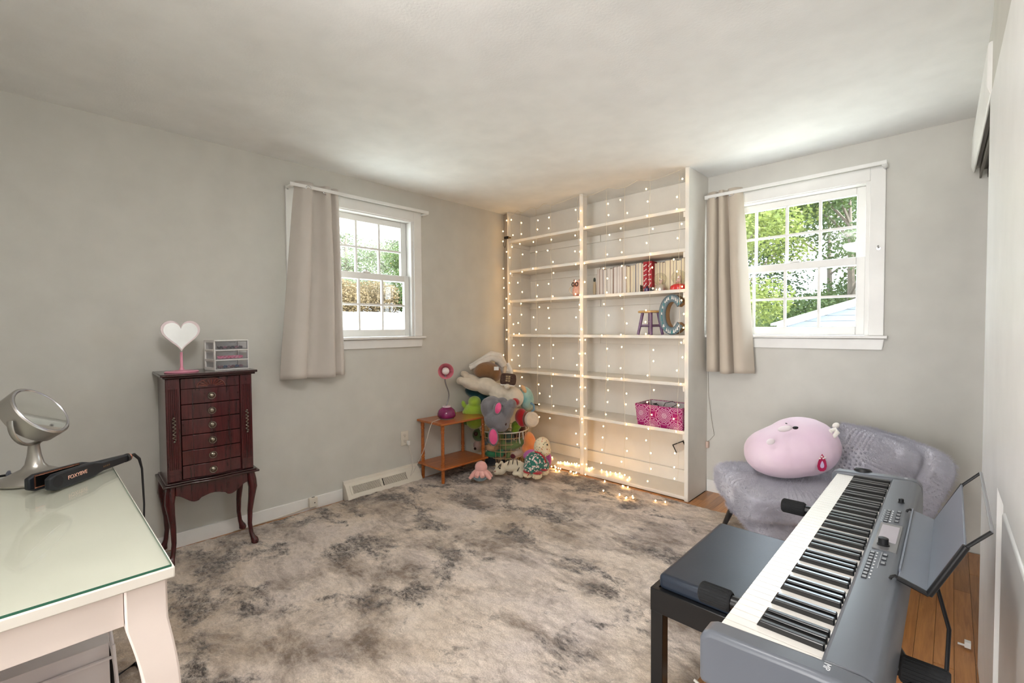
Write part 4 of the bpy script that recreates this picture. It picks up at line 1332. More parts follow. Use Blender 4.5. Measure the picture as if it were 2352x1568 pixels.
# ================================================================== DESK
DK = thing('vanity_desk', 'white vanity desk with a glass sheet top and curved legs', 'desk', (1.525, -3.69, 0.0))
M_DESK = mat('blush_white_paint', (238, 224, 216), 0.4)
DX0, DX1, DY0, DY1 = 1.0, 2.05, -3.985, -3.395
MB().box(DX0, DX1, DY0, DY1, 0.732, 0.756).build('top', mat('desk_top_paint', (236, 230, 220), .35), DK, bevel=0.003)
M_GTOP = mat_glass('glass_top', (252, 254, 252), 0.16, 0.02)
MB().box(DX0 + 0.006, DX1 - 0.004, DY0 + 0.004, DY1 - 0.006, 0.7562, 0.7610).build('glass_sheet', M_GTOP, DK)
MB().box(DX1 - 0.0045, DX1 - 0.0035, DY0 + 0.004, DY1 - 0.006, 0.7562, 0.7609).box(DX0 + .006, DX1 - .004, DY1 - .0062, DY1 - .0052, 0.7562, 0.7609).build('glass_edge', mat('green_glass_edge', (54, 104, 84), .15), DK)
MB().box(DX1 - 0.036, DX1 - 0.020, DY0 + 0.07, DY1 - 0.085, 0.655, 0.732).build('end_apron', M_DESK, DK, bevel=0.001)
MB().box(DX0 + 0.020, DX0 + 0.036, DY0 + 0.07, DY1 - 0.085, 0.655, 0.732).build('end_apron', M_DESK, DK, bevel=0.001)
MB().box(DX0 + 0.08, DX1 - 0.08, DY1 - 0.045, DY1 - 0.028, 0.655, 0.732).build('front_apron', M_DESK, DK, bevel=0.001)
MB().box(DX0 + 0.08, DX1 - 0.08, DY0 + 0.02, DY0 + 0.036, 0.655, 0.732).build('back_apron', M_DESK, DK, bevel=0.001)
def desk_leg(cx, cy, sx, sy):
    rings = []
    for k in range(25):
        q = k / 24
        z = 0.732 - q * (0.732 - 0.022)
        if q < 0.12:
            o, w = 0.0, 0.036
        else:
            s_ = (q - 0.12) / 0.88
            o = 0.026 * math.sin(math.pi * min(1, s_ * 1.55)) if s_ < 0.645 else -0.012 * math.sin(math.pi * (s_ - .645) / .71)
            w = lerp(0.036, 0.017, s_ ** 0.9)
        x_, y_ = cx + sx * o * .55, cy + sy * o
        rings.append([(x_ - w, y_ - w, z), (x_ + w, y_ - w, z), (x_ + w, y_ + w, z), (x_ - w, y_ + w, z)])
    return MB().loft(rings, smooth=False)
for cx, sx in ((DX0 + .045, -1), (DX1 - .050, 1)):
    for cy, sy in ((DY0 + .045, -1), (DY1 - .048, 1)):
        desk_leg(cx, cy, sx, sy).build('leg', M_DESK, DK, bevel=0.004)

# upholstered stool tucked under the desk
SL = thing('vanity_stool', 'pale pink velvet stool tucked under the white desk', 'stool', (1.42, -3.72, 0.02))
M_VEL = mat('pale_velvet', (214, 204, 206), 0.8, sheen=.6, var=(5, (226, 220, 220), .25), bump=(30, .15, .006))
SM = Matrix.Translation((1.645, -3.475, 0.0)) @ Matrix.Rotation(math.radians(-2), 4, 'Z')
b = MB(SM)
b.grid(lambda a, c: (-0.42 * a, -0.46 * c, 0.435 + 0.02 * math.sin(math.pi * a) * math.sin(math.pi * c)), 14, 14)
b.grid(lambda a, c: (0.0 + 0.012 * math.sin(math.pi * c), -0.46 * a, lerp(0.435, 0.10, c)), 14, 10)
b.grid(lambda a, c: (-0.42 * a, 0.0 + 0.012 * math.sin(math.pi * c), lerp(0.435, 0.10, c)), 14, 10)
b.grid(lambda a, c: (-0.42 - 0.01 * math.sin(math.pi * c), -0.46 * a, lerp(0.435, 0.10, c)), 14, 10)
b.grid(lambda a, c: (-0.42 * a, -0.46 - 0.01 * math.sin(math.pi * c), lerp(0.435, 0.10, c)), 14, 10)
b.grid(lambda a, c: (-0.42 * a, -0.46 * c, 0.10), 2, 2)
b.build('cushion', M_VEL, SL)
for z in (0.398,):
    MB(SM).tube([(0.009, 0.006, z), (0.012, -0.46, z)], 0.0045, 6).tube([(0.006, 0.009, z), (-0.42, 0.012, z)], 0.0045, 6).build('piping', M_VEL, SL)
MB(SM).tube([(0.008, 0.008, 0.43), (0.016, 0.016, 0.27), (0.010, 0.010, 0.10)], 0.0045, 6).build('piping', M_VEL, SL)
for lx, ly in ((-0.05, -0.05), (-0.37, -0.05), (-0.05, -0.41), (-0.37, -0.41)):
    MB(SM).tube([(lx, ly, 0.10), (lx, ly, 0.022)], [0.022, 0.016], 10).build('leg', M_BLACKM, SL)

# cords on the floor behind the desk leg
for k, (lab, pts) in enumerate((('black cord looped on the rug behind the desk leg', [(1.30, -3.47, .028), (1.22, -3.44, .03), (1.12, -3.42, .034), (1.08, -3.36, .03), (1.2, -3.33, .028), (1.34, -3.35, .03), (1.42, -3.40, .028)]),
                                ('black cord under the desk beside the stool', [(1.18, -3.62, .03), (1.10, -3.52, .03), (1.06, -3.44, .034), (0.96, -3.46, .03), (0.90, -3.60, .03)]))):
    o = MB().tube(pts, 0.006, 8).build('floor_cable', M_BLACK)
    tag(o, lab, 'cord')

# make-up mirror
ZD = 0.7612
MM_ = thing('makeup_mirror', 'round silver magnifying mirror tilted on a stand on the desk', 'mirror', (0.99, -3.60, ZD))
M_SIL = mat('satin_silver', (176, 172, 166), 0.32, 0.85)
mc = Vector((1.012, -3.60, ZD))
MB().lathe([(0.088, 0), (0.090, 0.006), (0.086, 0.014), (0.060, 0.028), (0.034, 0.042), (0.024, 0.056), (0.018, 0.085), (0.0145, 0.118), (0.016, 0.122)], mc, 36).build('stand', M_SIL, MM_)
nrm = Vector((0.42, 0.68, 0.60)).normalized()
ctr = Vector((0.990, -3.588, 0.985))
hor = Vector((0, 0, 1)).cross(nrm).normalized()
MB().lathe([(0.085, -0.042), (0.094, -0.036), (0.097, 0.006), (0.097, 0.012), (0.093, 0.015), (0.082, 0.013)], ctr, 48, nrm).build('housing', M_SIL, MM_)
MB().lathe([(0.0835, 0.0125), (0.0835, 0.0145)], ctr, 48, nrm).build('glass', M_MIRROR, MM_)
MB().tube([ctr + 0.0895 * (math.cos(k * math.pi / 20) * hor + math.sin(k * math.pi / 20) * nrm.cross(hor)) + nrm * 0.0125 for k in range(40)], 0.0045, 8, closed=True).build('bezel', mat('bright_silver', (206, 206, 212), .2, .9), MM_)
yk = []
low = Vector((mc.x, mc.y, ZD + 0.124))
for k in range(21):
    a = math.pi * k / 20
    yk.append(ctr - nrm * 0.014 + hor * (0.103 * math.cos(a)) + (low - (ctr - nrm * 0.014)) * math.sin(a) ** 1.0)
MB().tube(yk, 0.0095, 8, flat=0.6).build('yoke', M_SIL, MM_)
MB().tube([mc + Vector((-0.085, -0.02, 0.012)), mc + Vector((-0.10, -0.06, 0.010)), mc + Vector((-0.11, -0.12, 0.008))], 0.004, 8).build('cord', M_BLACK, MM_)
MB().lathe([(0.006, 0), (0.012, 0.004), (0.012, 0.008), (0.006, 0.010)], mc + Vector((-0.10, -0.068, 0.013)), 14, (0.3, 1, 0)).build('cord_collar', mat('cord_collar_grey', (120, 124, 140), .4), MM_)

# white cup at the edge of the desk
CP = thing('cup', 'white cup at the left edge of the photo on the desk', 'cup', (0.895, -3.722, ZD))
MB().lathe([(0.028, 0), (0.030, 0.002), (0.036, 0.085), (0.0335, 0.085), (0.028, 0.006)], (0.895, -3.722, ZD), 24).build('body', M_WPL, CP)
MB().tube([(0.862 - 0.02 * math.sin(k * math.pi / 8), -3.735, ZD + 0.045 + 0.024 * math.cos(k * math.pi / 8)) for k in range(9)], 0.004, 8).build('handle', M_WPL, CP)

# hair straightener
HS = thing('hair_straightener', 'black hair straightener lying open on the desk', 'hair straightener', (1.1, -3.48, ZD))
tipF = Vector((1.235, -3.575, 0))
hinge = Vector((0.985, -3.352, 0))
ax = (hinge - tipF).normalized()
Llen = (hinge - tipF).length
M_IRON = mat('matte_black', (26, 30, 36), 0.42)
M_ROSE = mat('rose_gold', (206, 140, 112), 0.25, 0.9)
def arm(angle, name, logo):
    q = Matrix.Rotation(angle, 3, 'Z')
    d = q @ ax                      # from tip to hinge, about the hinge
    n = Vector((-d.y, d.x, 0)) * -1.0
    if n.x < 0:
        n = -n
    base = hinge - d * Llen
    MI = Matrix(((d.x, 0, n.x, base.x), (d.y, 0, n.y, base.y), (0, 1, 0, ZD + 0.001), (0, 0, 0, 1)))
    lo, hi = [], []
    for k in range(17):
        u = Llen * k / 16
        if u < 0.012:
            w = 0.017 + 0.010 * math.sqrt(u / 0.012)
        elif u < 0.165:
            w = 0.027
        elif u < 0.20:
            w = lerp(0.027, 0.0165, (u - 0.165) / 0.035)
        else:
            w = lerp(0.0165, 0.0135, (u - 0.20) / (Llen - 0.20))
        zc = lerp(0.0275, 0.020, u / Llen)
        lo.append((u, zc - w))
        hi.append((u, zc + w))
    poly = lo + list(reversed(hi))
    o = MB(MI).prism(poly, -0.009, 0.009).build(name, M_IRON, HS, bevel=0.005, seg=3)
    return MI, o
MI1, armF = arm(0.0, 'front_arm', True)
MI2, armB = arm(-0.20, 'rear_arm', False)
MB(MI2).box(0.016, 0.15, 0.010, 0.052, 0.009, 0.0105).build('heater_frame', M_ROSE, armB)
MB(MI2).box(0.018, 0.15, 0.014, 0.048, 0.0105, 0.0125).build('heater_plate', mat('black_ceramic', (16, 15, 15), .15, coat=.4), armB)
tm = text_mesh('FOXYBVE', 0.0175)
tm.materials.append(mat('rose_print', (226, 176, 156), .5))
lt = bpy.data.objects.new('lettering', tm)
COL.objects.link(lt)
lt.matrix_world = MI1 @ Matrix.Translation((0.100, 0.0275, 0.0095))
lt.parent = armF
MB(MI1).lathe([(0.018, 0), (0.018, 0.0008)], (0.028, 0.0275, 0.009), 24, (0, 0, 1)).build('finger_pad', mat('pad_black', (18, 20, 24), .6), armF)
for k in range(4):
    MB(MI1).box(0.205 + k * 0.008, 0.210 + k * 0.008, 0.019, 0.0245, 0.009, 0.0096).build('print', mat('faint_gold', (120, 96, 72), .4, .5), armF)
MB().lathe([(0.0155, 0), (0.0155, 0.012)], hinge + Vector((0, 0, ZD + 0.021)) - ax * 0.016, 18, ax).build('collar', M_BLACK, HS)
MB().lathe([(0.0148, 0), (0.0148, 0.005), (0.0122, 0.010)], hinge + Vector((0, 0, ZD + 0.021)) - ax * 0.004, 18, ax).build('swivel_ring', M_ROSE, HS)
hq = hinge + Vector((0, 0, ZD + 0.021))
MB().tube([hq, hq + ax * 0.03 + Vector((0, 0, 0.002)), hq + ax * 0.055 + Vector((0.01, 0, -0.02)), hq + ax * 0.066 + Vector((0.02, 0, -0.06)), hq + ax * 0.07 + Vector((0.03, 0, -0.20)), hq + ax * 0.05 + Vector((0.04, 0, -0.5)), hq + ax * 0.06 + Vector((0.05, 0, -0.735))], [0.006, 0.006, 0.0055, 0.004, 0.0035, 0.0035, 0.0035], 8).build('cord', M_BLACK, HS)

# ================================================================== DIGITAL PIANO
KZ = 0.705
PN = thing('digital_piano', 'grey 88-key digital stage piano on a stand along the right wall', 'digital piano', (3.06, -2.1, 0.6))
M_PBODY = mat('piano_grey', (98, 102, 110), 0.34, bump=(500, .05, .0005))
M_PDARK = mat('piano_dark', (38, 40, 46), 0.45)
M_IVORY = mat('ivory_key', (240, 236, 230), 0.22, coat=.3)
M_EBONY = mat('ebony_key', (22, 23, 26), 0.22, coat=.5)
YA, YE = -2.712, -1.490
# tray under the keys
MB().box(2.950, 3.19, YA - 0.004, YE + 0.004, 0.612, 0.680).build('key_bed', M_PDARK, PN, bevel=0.004)
# end cheeks
def cheek(y0, y1):
    poly = [(2.928, 0.612), (2.928, 0.695), (2.935, 0.708), (2.948, 0.714), (3.10, 0.722), (3.166, 0.722), (3.182, 0.716), (3.190, 0.700), (3.192, 0.612)]
    return MB().prism(poly, y0, y1, Matrix(((1, 0, 0, 0), (0, 0, 1, 0), (0, 1, 0, 0), (0, 0, 0, 1)))).build('end_cheek', M_PBODY, PN, bevel=0.010, seg=4, smooth=False)
cheek(YA - 0.052, YA - 0.003)
cheek(YE + 0.003, YE + 0.052)
poly = [(3.1085, 0.690), (3.1085, 0.714), (3.112, 0.719), (3.160, 0.722), (3.178, 0.718), (3.188, 0.704), (3.192, 0.66), (3.192, 0.612), (3.15, 0.612)]
panel = MB().prism(poly, YA - 0.004, YE + 0.004, Matrix(((1, 0, 0, 0), (0, 0, 1, 0), (0, 1, 0, 0), (0, 0, 0, 1)))).build('control_panel', M_PBODY, PN, bevel=0.003)
wk = MB().box(2.9485, 3.108, -0.01095, 0.01095, 0.682, KZ).mesh('white_key')
wk.materials.append(M_IVORY)
kb = MB()
kb.prism([(2.998, KZ - .001), (3.004, KZ + 0.0115), (3.106, KZ + 0.0125), (3.106, KZ - .001)], -0.0055, 0.0055, Matrix(((1, 0, 0, 0), (0, 0, 1, 0), (0, 1, 0, 0), (0, 0, 0, 1))))
kmesh = kb.mesh('black_key')
bm = bmesh.new(); bm.from_mesh(kmesh); bmesh.ops.recalc_face_normals(bm, faces=bm.faces); bm.to_mesh(kmesh); bm.free()
kmesh.materials.append(M_EBONY)
pitch = (YE - YA) / 52
wl, bl = [], []
for k in range(52):
    wl.append((0, YE - (k + .5) * pitch, 0))
    if 'ABCDEFG'[k % 7] in 'ACDFG' and k < 51:
        bl.append((0, YE - (k + 1) * pitch, 0))
for o in copies(wk, 'white_key', wl, PN) + copies(kmesh, 'black_key', bl, PN):
    md = o.modifiers.new('bevel', 'BEVEL')
    md.width = 0.0012 if o.name.startswith('white') else 0.0022
    md.segments = 2
# screen, knobs, buttons
MB().box(3.122, 3.168, -2.185, -1.985, 0.7205, 0.7228).build('display_surround', mat('display_surround_grey', (112, 112, 114), .25, coat=.4), panel)
MB().box(3.127, 3.163, -2.128, -2.003, 0.7228, 0.7236).build('screen', mat('lcd_screen', (178, 172, 182), .12, coat=.6), panel)
MB().lathe([(0.0125, 0), (0.0125, 0.002), (0.0105, 0.003), (0.0105, 0.017), (0.0085, 0.018)], (3.141, -2.152, 0.7226), 24).build('data_dial', M_BLACK, panel)
MB().lathe([(0.008, 0), (0.008, 0.002), (0.0065, 0.003), (0.0065, 0.012), (0.005, 0.013)], (3.151, -1.765, 0.7215), 20).build('volume_knob', M_BLACK, panel)
btn = MB().box(-0.0048, 0.0048, -0.0068, 0.0068, 0, 0.0024).mesh('button')
btn.materials.append(M_PDARK)
locs = [(3.126, -2.212 - k * 0.0185, 0.7195) for k in range(9)] + [(3.150, -2.215 - k * 0.026, 0.7215) for k in range(3)]
locs += [(3.130, -1.965 + k * 0.0195, 0.7198) for k in range(6)] + [(3.153, -1.955 + k * 0.030, 0.7213) for k in range(4)]
M_CAPG = mat('button_cap', (150, 152, 156), .4)
cap = MB().box(-0.0033, 0.0033, -0.0050, 0.0050, 0, 0.0008).mesh('button_cap')
cap.materials.append(M_CAPG)
for o, l in zip(copies(btn, 'button', locs, panel), locs):
    pass
capo = MB()
for l in locs:
    capo.box(l[0] - .0033, l[0] + .0033, l[1] - .005, l[1] + .005, l[2] + .0024, l[2] + .0030)
capo.build('button_cap', M_CAPG, panel)
M_PRINT = mat('panel_print', (216, 218, 222), .5)
pr = MB()
r6 = random.Random(5)
for k in range(9):
    pr.box(3.1335, 3.1365, -2.215 - k * .0185, -2.209 - k * .0185, 0.7216, 0.7222)
for k in range(6):
    pr.box(3.1375, 3.1410, -1.969 + k * .0195, -1.960 + k * .0195, 0.7217, 0.7223)
    pr.box(3.1195, 3.1215, -1.967 + k * .0195, -1.963 + k * .0195, 0.7203, 0.7209)
pr.box(3.1425, 3.1432, -2.30, -2.20, 0.7219, 0.7224)
pr.build('panel_print', M_PRINT, panel)
for txt, px, py, sz in (('N', 3.145, -1.462, 0.014), ('MP', 3.120, -2.735, 0.014)):
    me = text_mesh(txt, sz, 0.0003)
    me.materials.append(M_PRINT)
    o = bpy.data.objects.new('panel_mark', me)
    COL.objects.link(o)
    o.matrix_world = Matrix.Translation((px, py, 0.7226)) @ Matrix.Rotation(math.radians(-90), 4, 'Z')
    o.parent = panel

# music rest
MR = thing('music_rest', 'grey folding music rest hooked behind the piano panel', 'music stand', (3.2, -2.09, 0.715))
RY0_, RY1_ = -2.335, -1.845
M_REST = mat('rest_grey', (112, 118, 130), .35)
MYZ = Matrix(((1, 0, 0, 0), (0, 0, 1, 0), (0, 1, 0, 0), (0, 0, 0, 1)))
MB().prism([(3.180, 0.727), (3.230, 0.711), (3.232, 0.715), (3.182, 0.731)], RY0_, RY1_, MYZ).build('tray', M_REST, MR, bevel=0.001)
MB().prism([(3.180, 0.727), (3.1835, 0.727), (3.1835, 0.736), (3.180, 0.736)], RY0_ + 0.03, RY1_, MYZ).build('lip', M_REST, MR)
MB().prism([(3.229, 0.712), (3.284, 0.828), (3.2805, 0.830), (3.226, 0.714)], RY0_ + 0.006, RY1_ - 0.004, MYZ).build('back_plate', M_REST, MR, bevel=0.001)
for y_, r_ in ((RY0_, 0.0065), (RY1_, 0.0045)):
    MB().tube([(3.180, y_, 0.728), (3.230, y_, 0.711)], r_ * .8, 8).tube([(3.230, y_, 0.711), (3.283, y_, 0.829)], r_, 10).build('side_rail', M_BLACKM, MR)
    MB().tube([(3.281, y_, 0.825), (3.317, y_, 0.868)], 0.0035, 8).build('rod', M_BLACKM, MR)
    MB().tube([(3.186, y_, 0.725), (3.176, y_, 0.731), (3.170, y_ , 0.727), (3.168, y_, 0.722)], 0.0032, 8).build('hook', M_BLACKM, MR)
MB().tube([(3.317, RY0_, 0.868), (3.3175, RY0_ + .01, 0.870), (3.3175, RY1_ - .01, 0.870), (3.317, RY1_, 0.868)], 0.0032, 8).build('cross_rod', mat('rod_grey', (150, 150, 154), .4, .6), MR)

# stand: foam covered arms on a folding frame
SD = thing('keyboard_stand', 'black folding keyboard stand with foam grip arms under the piano', 'stand', (3.05, -2.02, 0.0))
M_FOAM = mat('black_foam', (28, 29, 31), 0.85, bump=(120, .4, .003))
for y_ in (-2.415, -1.625):
    MB().tube([(2.87, y_, 0.583), (3.23, y_, 0.583)], 0.0165, 12).build('arm', M_BLACKM, SD)
    for xa, xb in ((2.795, 2.872), (3.19, 3.265)):
        prof = [(0.020, 0), (0.0245, 0.004)]
        g = MB()
        pts = [(xa, y_, 0.583), (xa + .003, y_, 0.583)] + [(lerp(xa + .004, xb - .004, k / 10), y_, 0.583) for k in range(11)] + [(xb, y_, 0.583)]
        rr = [0.020, 0.0235] + [0.0245] * 11 + [0.021]
        g.tube(pts, rr, 20)
        for k in range(22):
            a = 2 * math.pi * k / 22
            g.tube([(xa + .006, y_ + 0.0243 * math.cos(a), 0.583 + 0.0243 * math.sin(a)), (xb - .006, y_ + 0.0243 * math.cos(a), 0.583 + 0.0243 * math.sin(a))], 0.0016, 4)
        g.build('foam_grip', M_FOAM, SD)
    MB().tube([(2.90, y_ + .03, 0.57), (3.22, y_ + .03, 0.03)], 0.015, 8).build('cross_leg', M_BLACKM, SD)
    MB().tube([(3.22, y_ - .03, 0.57), (2.90, y_ - .03, 0.03)], 0.015, 8).build('cross_leg', M_BLACKM, SD)
for x_ in (2.90, 3.22):
    MB().tube([(x_, -2.50, 0.017), (x_, -1.55, 0.017)], 0.014, 8).build('foot_bar', M_BLACKM, SD)
kn = MB().lathe([(0.022, 0), (0.022, 0.022), (0.018, 0.026)], (3.05, -1.437, 0.655), 18, (0, 1, 0)).build('side_dial', M_BLACK, PN)
MB().lathe([(0.028, 0), (0.028, 0.020), (0.022, 0.026)], (3.02, -1.440, 0.700), 20, (0, 0.3, 1)).build('side_wheel', M_BLACK, PN)
# power lead of the piano and a pale pedal cable
o = MB().tube([(3.19, -1.98, 0.64), (3.235, -1.99, 0.60), (3.262, -2.02, 0.50), (3.258, -2.06, 0.38), (3.225, -2.10, 0.26), (3.21, -2.12, 0.20), (3.225, -2.16, 0.12), (3.255, -2.22, 0.045), (3.25, -2.32, 0.008), (3.19, -2.42, 0.006)], 0.0045, 8).build('power_cable', M_BLACK)
tag(o, 'black power cable hanging from the back of the piano', 'cable')
o = MB().tube([(2.62, -2.02, 0.028), (2.69, -2.03, 0.012), (2.76, -2.08, 0.01), (2.83, -2.20, 0.01)], 0.005, 8).build('pedal_cable', M_WIREWHITE)
tag(o, 'white cable on the floor below the piano end', 'cable')
wp = MB().cbox((3.318, -1.10, 0.02), (0.018, 0.022, 0.022)).tube([(3.312, -1.10, 0.012), (3.29, -1.10, 0.012)], 0.004, 8).build('door_guide', M_WPL)
tag(wp, 'small white floor guide below the closet doors', 'door guide')

# ================================================================== PIANO BENCH
BN = thing('piano_bench', 'black piano bench with a padded leatherette seat', 'bench', (2.742, -1.95, 0.0))
BX0, BX1, BY0, BY1 = 2.566, 2.918, -2.240, -1.662
M_LTH = mat('black_leatherette', (34, 42, 54), 0.36, bump=(200, .2, .001), var=(6, (42, 50, 62), .3))
M_BWOOD = mat('black_lacquer', (22, 22, 23), 0.3)
MB().box(BX0 + .018, BX1 - .018, BY0 + .018, BY1 - .018, 0.424, 0.474).build('seat_pad', M_LTH, BN, bevel=0.016, seg=4)
b = MB().box(BX0, BX1, BY0, BY0 + .02, 0.355, 0.430).box(BX0, BX1, BY1 - .02, BY1, 0.355, 0.430).box(BX0, BX0 + .02, BY0 + .02, BY1 - .02, 0.355, 0.430).box(BX1 - .02, BX1, BY0 + .02, BY1 - .02, 0.355, 0.430).box(BX0 + .02, BX1 - .02, BY0 + .02, BY1 - .02, 0.415, 0.425)
b.build('seat_rail', M_BWOOD, BN, bevel=0.002)
for lx in (BX0, BX1 - .042):
    for ly in (BY0, BY1 - .042):
        MB().box(lx + .001, lx + .041, ly + .001, ly + .041, 0.022 if lx < 2.6 else 0.001, 0.40).build('leg', M_BWOOD, BN, bevel=0.002)

# ================================================================== ACCENT CHAIR
CH = thing('accent_chair', 'armless grey faux-fur accent chair in the right corner', 'chair', (2.62, -0.72, 0.0))
def fur_mat(name, c, c2, d=0.02):
    m = mat(name, c, 0.95, sheen=0.5, var=(7, c2, .22))
    nt = m.node_tree
    L = nt.links
    b = nt.nodes['Principled BSDF']
    tc = nt.nodes.new('ShaderNodeTexCoord')
    n1 = nt.nodes.new('ShaderNodeTexNoise')
    n1.inputs['Scale'].default_value = 24
    n1.inputs['Detail'].default_value = 6
    n1.inputs['Roughness'].default_value = .75
    n1.inputs['Distortion'].default_value = 1.2
    L.new(tc.outputs['Object'], n1.inputs['Vector'])
    bp = nt.nodes.new('ShaderNodeBump')
    bp.inputs['Strength'].default_value = .7
    bp.inputs['Distance'].default_value = d
    L.new(n1.outputs['Fac'], bp.inputs['Height'])
    L.new(bp.outputs['Normal'], b.inputs['Normal'])
    return m
M_FUR = fur_mat('grey_fur', (186, 184, 198), (216, 214, 226), 0.03)
ce = Vector((0.60, -0.80, 0)).normalized()          # along the seat front, far to near
cn = Vector((0.80, 0.60, 0)).normalized()           # front to back
co = Vector((2.185, -0.672, 0.0))                   # far front corner of the seat
MCH = Matrix(((ce.x, cn.x, 0, co.x), (ce.y, cn.y, 0, co.y), (0, 0, 1, 0), (0, 0, 0, 1)))
def pillow(M, x0, x1, y0, y1, z0, z1, e=0.28, puff=0.0, n=18, seed=0):
    """superellipsoid cushion"""
    b = MB(M)
    cx, cy, cz = (x0 + x1) / 2, (y0 + y1) / 2, (z0 + z1) / 2
    rx, ry, rz = (x1 - x0) / 2, (y1 - y0) / 2, (z1 - z0) / 2
    def sg(v, p):
        return math.copysign(abs(v) ** p, v)
    def fn(a, c):
        u = -math.pi + 2 * math.pi * a
        v = -math.pi / 2 + math.pi * c
        x_ = rx * sg(math.cos(v), e) * sg(math.cos(u), e)
        y_ = ry * sg(math.cos(v), e) * sg(math.sin(u), e)
        z_ = rz * sg(math.sin(v), e)
        z_ += puff * (1 - (x_ / rx) ** 2) * (1 - (y_ / ry) ** 2) * (1 if z_ > 0 else 0)
        k = 0.006 * noise.noise(Vector((x_ * 9 + seed, y_ * 9, z_ * 9))) + 0.003 * noise.noise(Vector((x_ * 45, y_ * 45 + seed, z_ * 45)))
        return (cx + x_ + k, cy + y_ + k, cz + z_ + k * .7)
    b.grid(fn, n * 5, n * 3)
    return b
seat_w = 0.62
pillow(MCH, -0.01, seat_w, -0.01, 0.60, 0.275, 0.432, 0.30, 0.012, 22, 1).build('seat_cushion', M_FUR, CH)
pillow(MCH, 0.03, seat_w - 0.03, 0.05, 0.64, 0.175, 0.30, 0.30, 0, 18, 2).build('seat_base', M_FUR, CH)
def recl(th, px, pz):
    return MCH @ Matrix.Translation((0, px, pz)) @ Matrix.Rotation(th, 4, 'X')
MBK = recl(math.radians(-24), 0.58, 0.33)
pillow(MBK, -0.02, seat_w + 0.02, 0.06, 0.21, -0.08, 0.42, 0.30, 0, 20, 5).build('backrest', M_FUR, CH)
pillow(MBK, 0.02, seat_w - 0.02, -0.055, 0.09, 0.03, 0.39, 0.34, 0, 20, 6).build('back_cushion', M_FUR, CH)
M_LEGD = mat_wood('ebonised_leg', (30, 28, 28), (48, 46, 46), 'Z', 6, 6, .4, .2)
for lx, ly, sx, sy in ((0.09, 0.10, -1, -1), (0.53, 0.10, 1, -1), (0.09, 0.54, -1, 1), (0.53, 0.54, 1, 1)):
    q = MCH @ Vector((lx + sx * .05, ly + sy * .05, 0))
    z0 = 0.022 if (q.x < 2.62 and q.y < -0.40) else 0.001
    MB(MCH).tube([(lx, ly, 0.20), (lx + sx * .05, ly + sy * .05, z0)], [0.020, 0.012], 12).build('leg', M_LEGD, CH)

def add_fur(o, n, length, rad, seed):
    ps = o.modifiers.new('fur', 'PARTICLE_SYSTEM').particle_system
    st = ps.settings
    st.type = 'HAIR'
    st.count = n
    st.hair_length = length
    st.hair_step = 3
    st.render_step = 3
    st.normal_factor = 0.0030
    st.factor_random = 0.0022
    st.tangent_factor = 0.0012
    st.root_radius = rad
    st.tip_radius = rad * 0.25
    st.radius_scale = 1.0
    st.use_advanced_hair = True
    ps.seed = seed
for i_, o_ in enumerate([c for c in CH.children if c.name.split('.')[0] in ('seat_cushion', 'seat_base', 'backrest', 'back_cushion')]):
    add_fur(o_, 30000, 0.0055, 0.0010, i_)

# ================================================================== SOFT TOYS
def wax(D, ru, rv, rd, ang):
    k = D / FPX
    c, s = math.cos(math.radians(ang)), math.sin(math.radians(ang))
    right = Vector((RT.x, RT.y, 0)).normalized()
    up = Vector((0, 0, 1))
    fw = up.cross(right)
    return ((right * c + up * s) * ru * k, fw * rd, (-right * s + up * c) * rv * k)
def plush(blobs, name, m, parent, voxel=0.007):
    b = MB()
    for u, v, D, ru, rv, rd, ang in blobs:
        b.ellip(P(u, v, D), wax(D, ru, rv, rd, ang), 20, 12)
    return b.build(name, m, parent, remesh=voxel, fix=False)
def knob(u, v, D, ru, rv, rd, ang, name, m, parent):
    return MB().ellip(P(u, v, D), wax(D, ru, rv, rd, ang), 18, 12).build(name, m, parent, fix=False)
def fuzzy(name, c, c2=None, sc=60):
    return mat(name, c, 0.95, sheen=.45, bump=(sc, .5, .006), var=(12, c2 or tuple(int(v * .88) for v in c), .25))
def toy(label, cat, u, v, D):
    return thing('plush_' + cat.split()[-1], label, cat, P(u, v, D))

# big pillow plush on the chair
PG = thing('plush_pillow', 'big lilac animal-faced pillow plush on the fur chair', 'plush toy', (2.60, -0.68, 0.43))
M_LIL = mat('lilac_plush', (214, 184, 208), 0.9, sheen=.2, var=(3.0, (228, 208, 218), .22), bump=(40, .08, .004))
DP_ = 2.50
plush([(1817, 1031, DP_, 103, 60, 0.19, 13), (1838, 1024, DP_, 80, 66, 0.185, 8), (1790, 1036, DP_, 74, 54, 0.18, 8)], 'body', M_LIL, PG, 0.010)
knob(1827, 982, DP_ - 0.168, 6.5, 3.6, 0.010, 6, 'eye', M_BLACK, PG)
knob(1806, 972, DP_ - 0.130, 1.6, 1.2, 0.008, 0, 'eye', M_BLACK, PG)
M_PALE = mat('pale_lilac_patch', (236, 226, 230), .9)
knob(1803, 984, DP_ - 0.150, 17, 7, 0.006, 8, 'muzzle', M_PALE, PG)
knob(1770, 1014, DP_ - 0.158, 10, 7, 0.004, 10, 'cheek_patch', M_PALE, PG)
M_HORN = fuzzy('cream_horn', (240, 236, 228))
MB().tube([P(1903 + 2 * 0, 1007, DP_ - .12), P(1915, 1003, DP_ - .13), P(1923, 993, DP_ - .13), P(1918, 986, DP_ - .12), P(1909, 988, DP_ - .12), P(1906, 998, DP_ - .11)], [0.006, .010, .012, .012, .010, .008], 10).build('horn', M_HORN, PG)
knob(1920, 977, DP_ - .06, 8, 6, 0.016, 40, 'horn', M_HORN, PG)
plush([(1884, 1024, DP_ - .13, 24, 9, .03, -28)], 'ear', M_LIL, PG, 0.006)
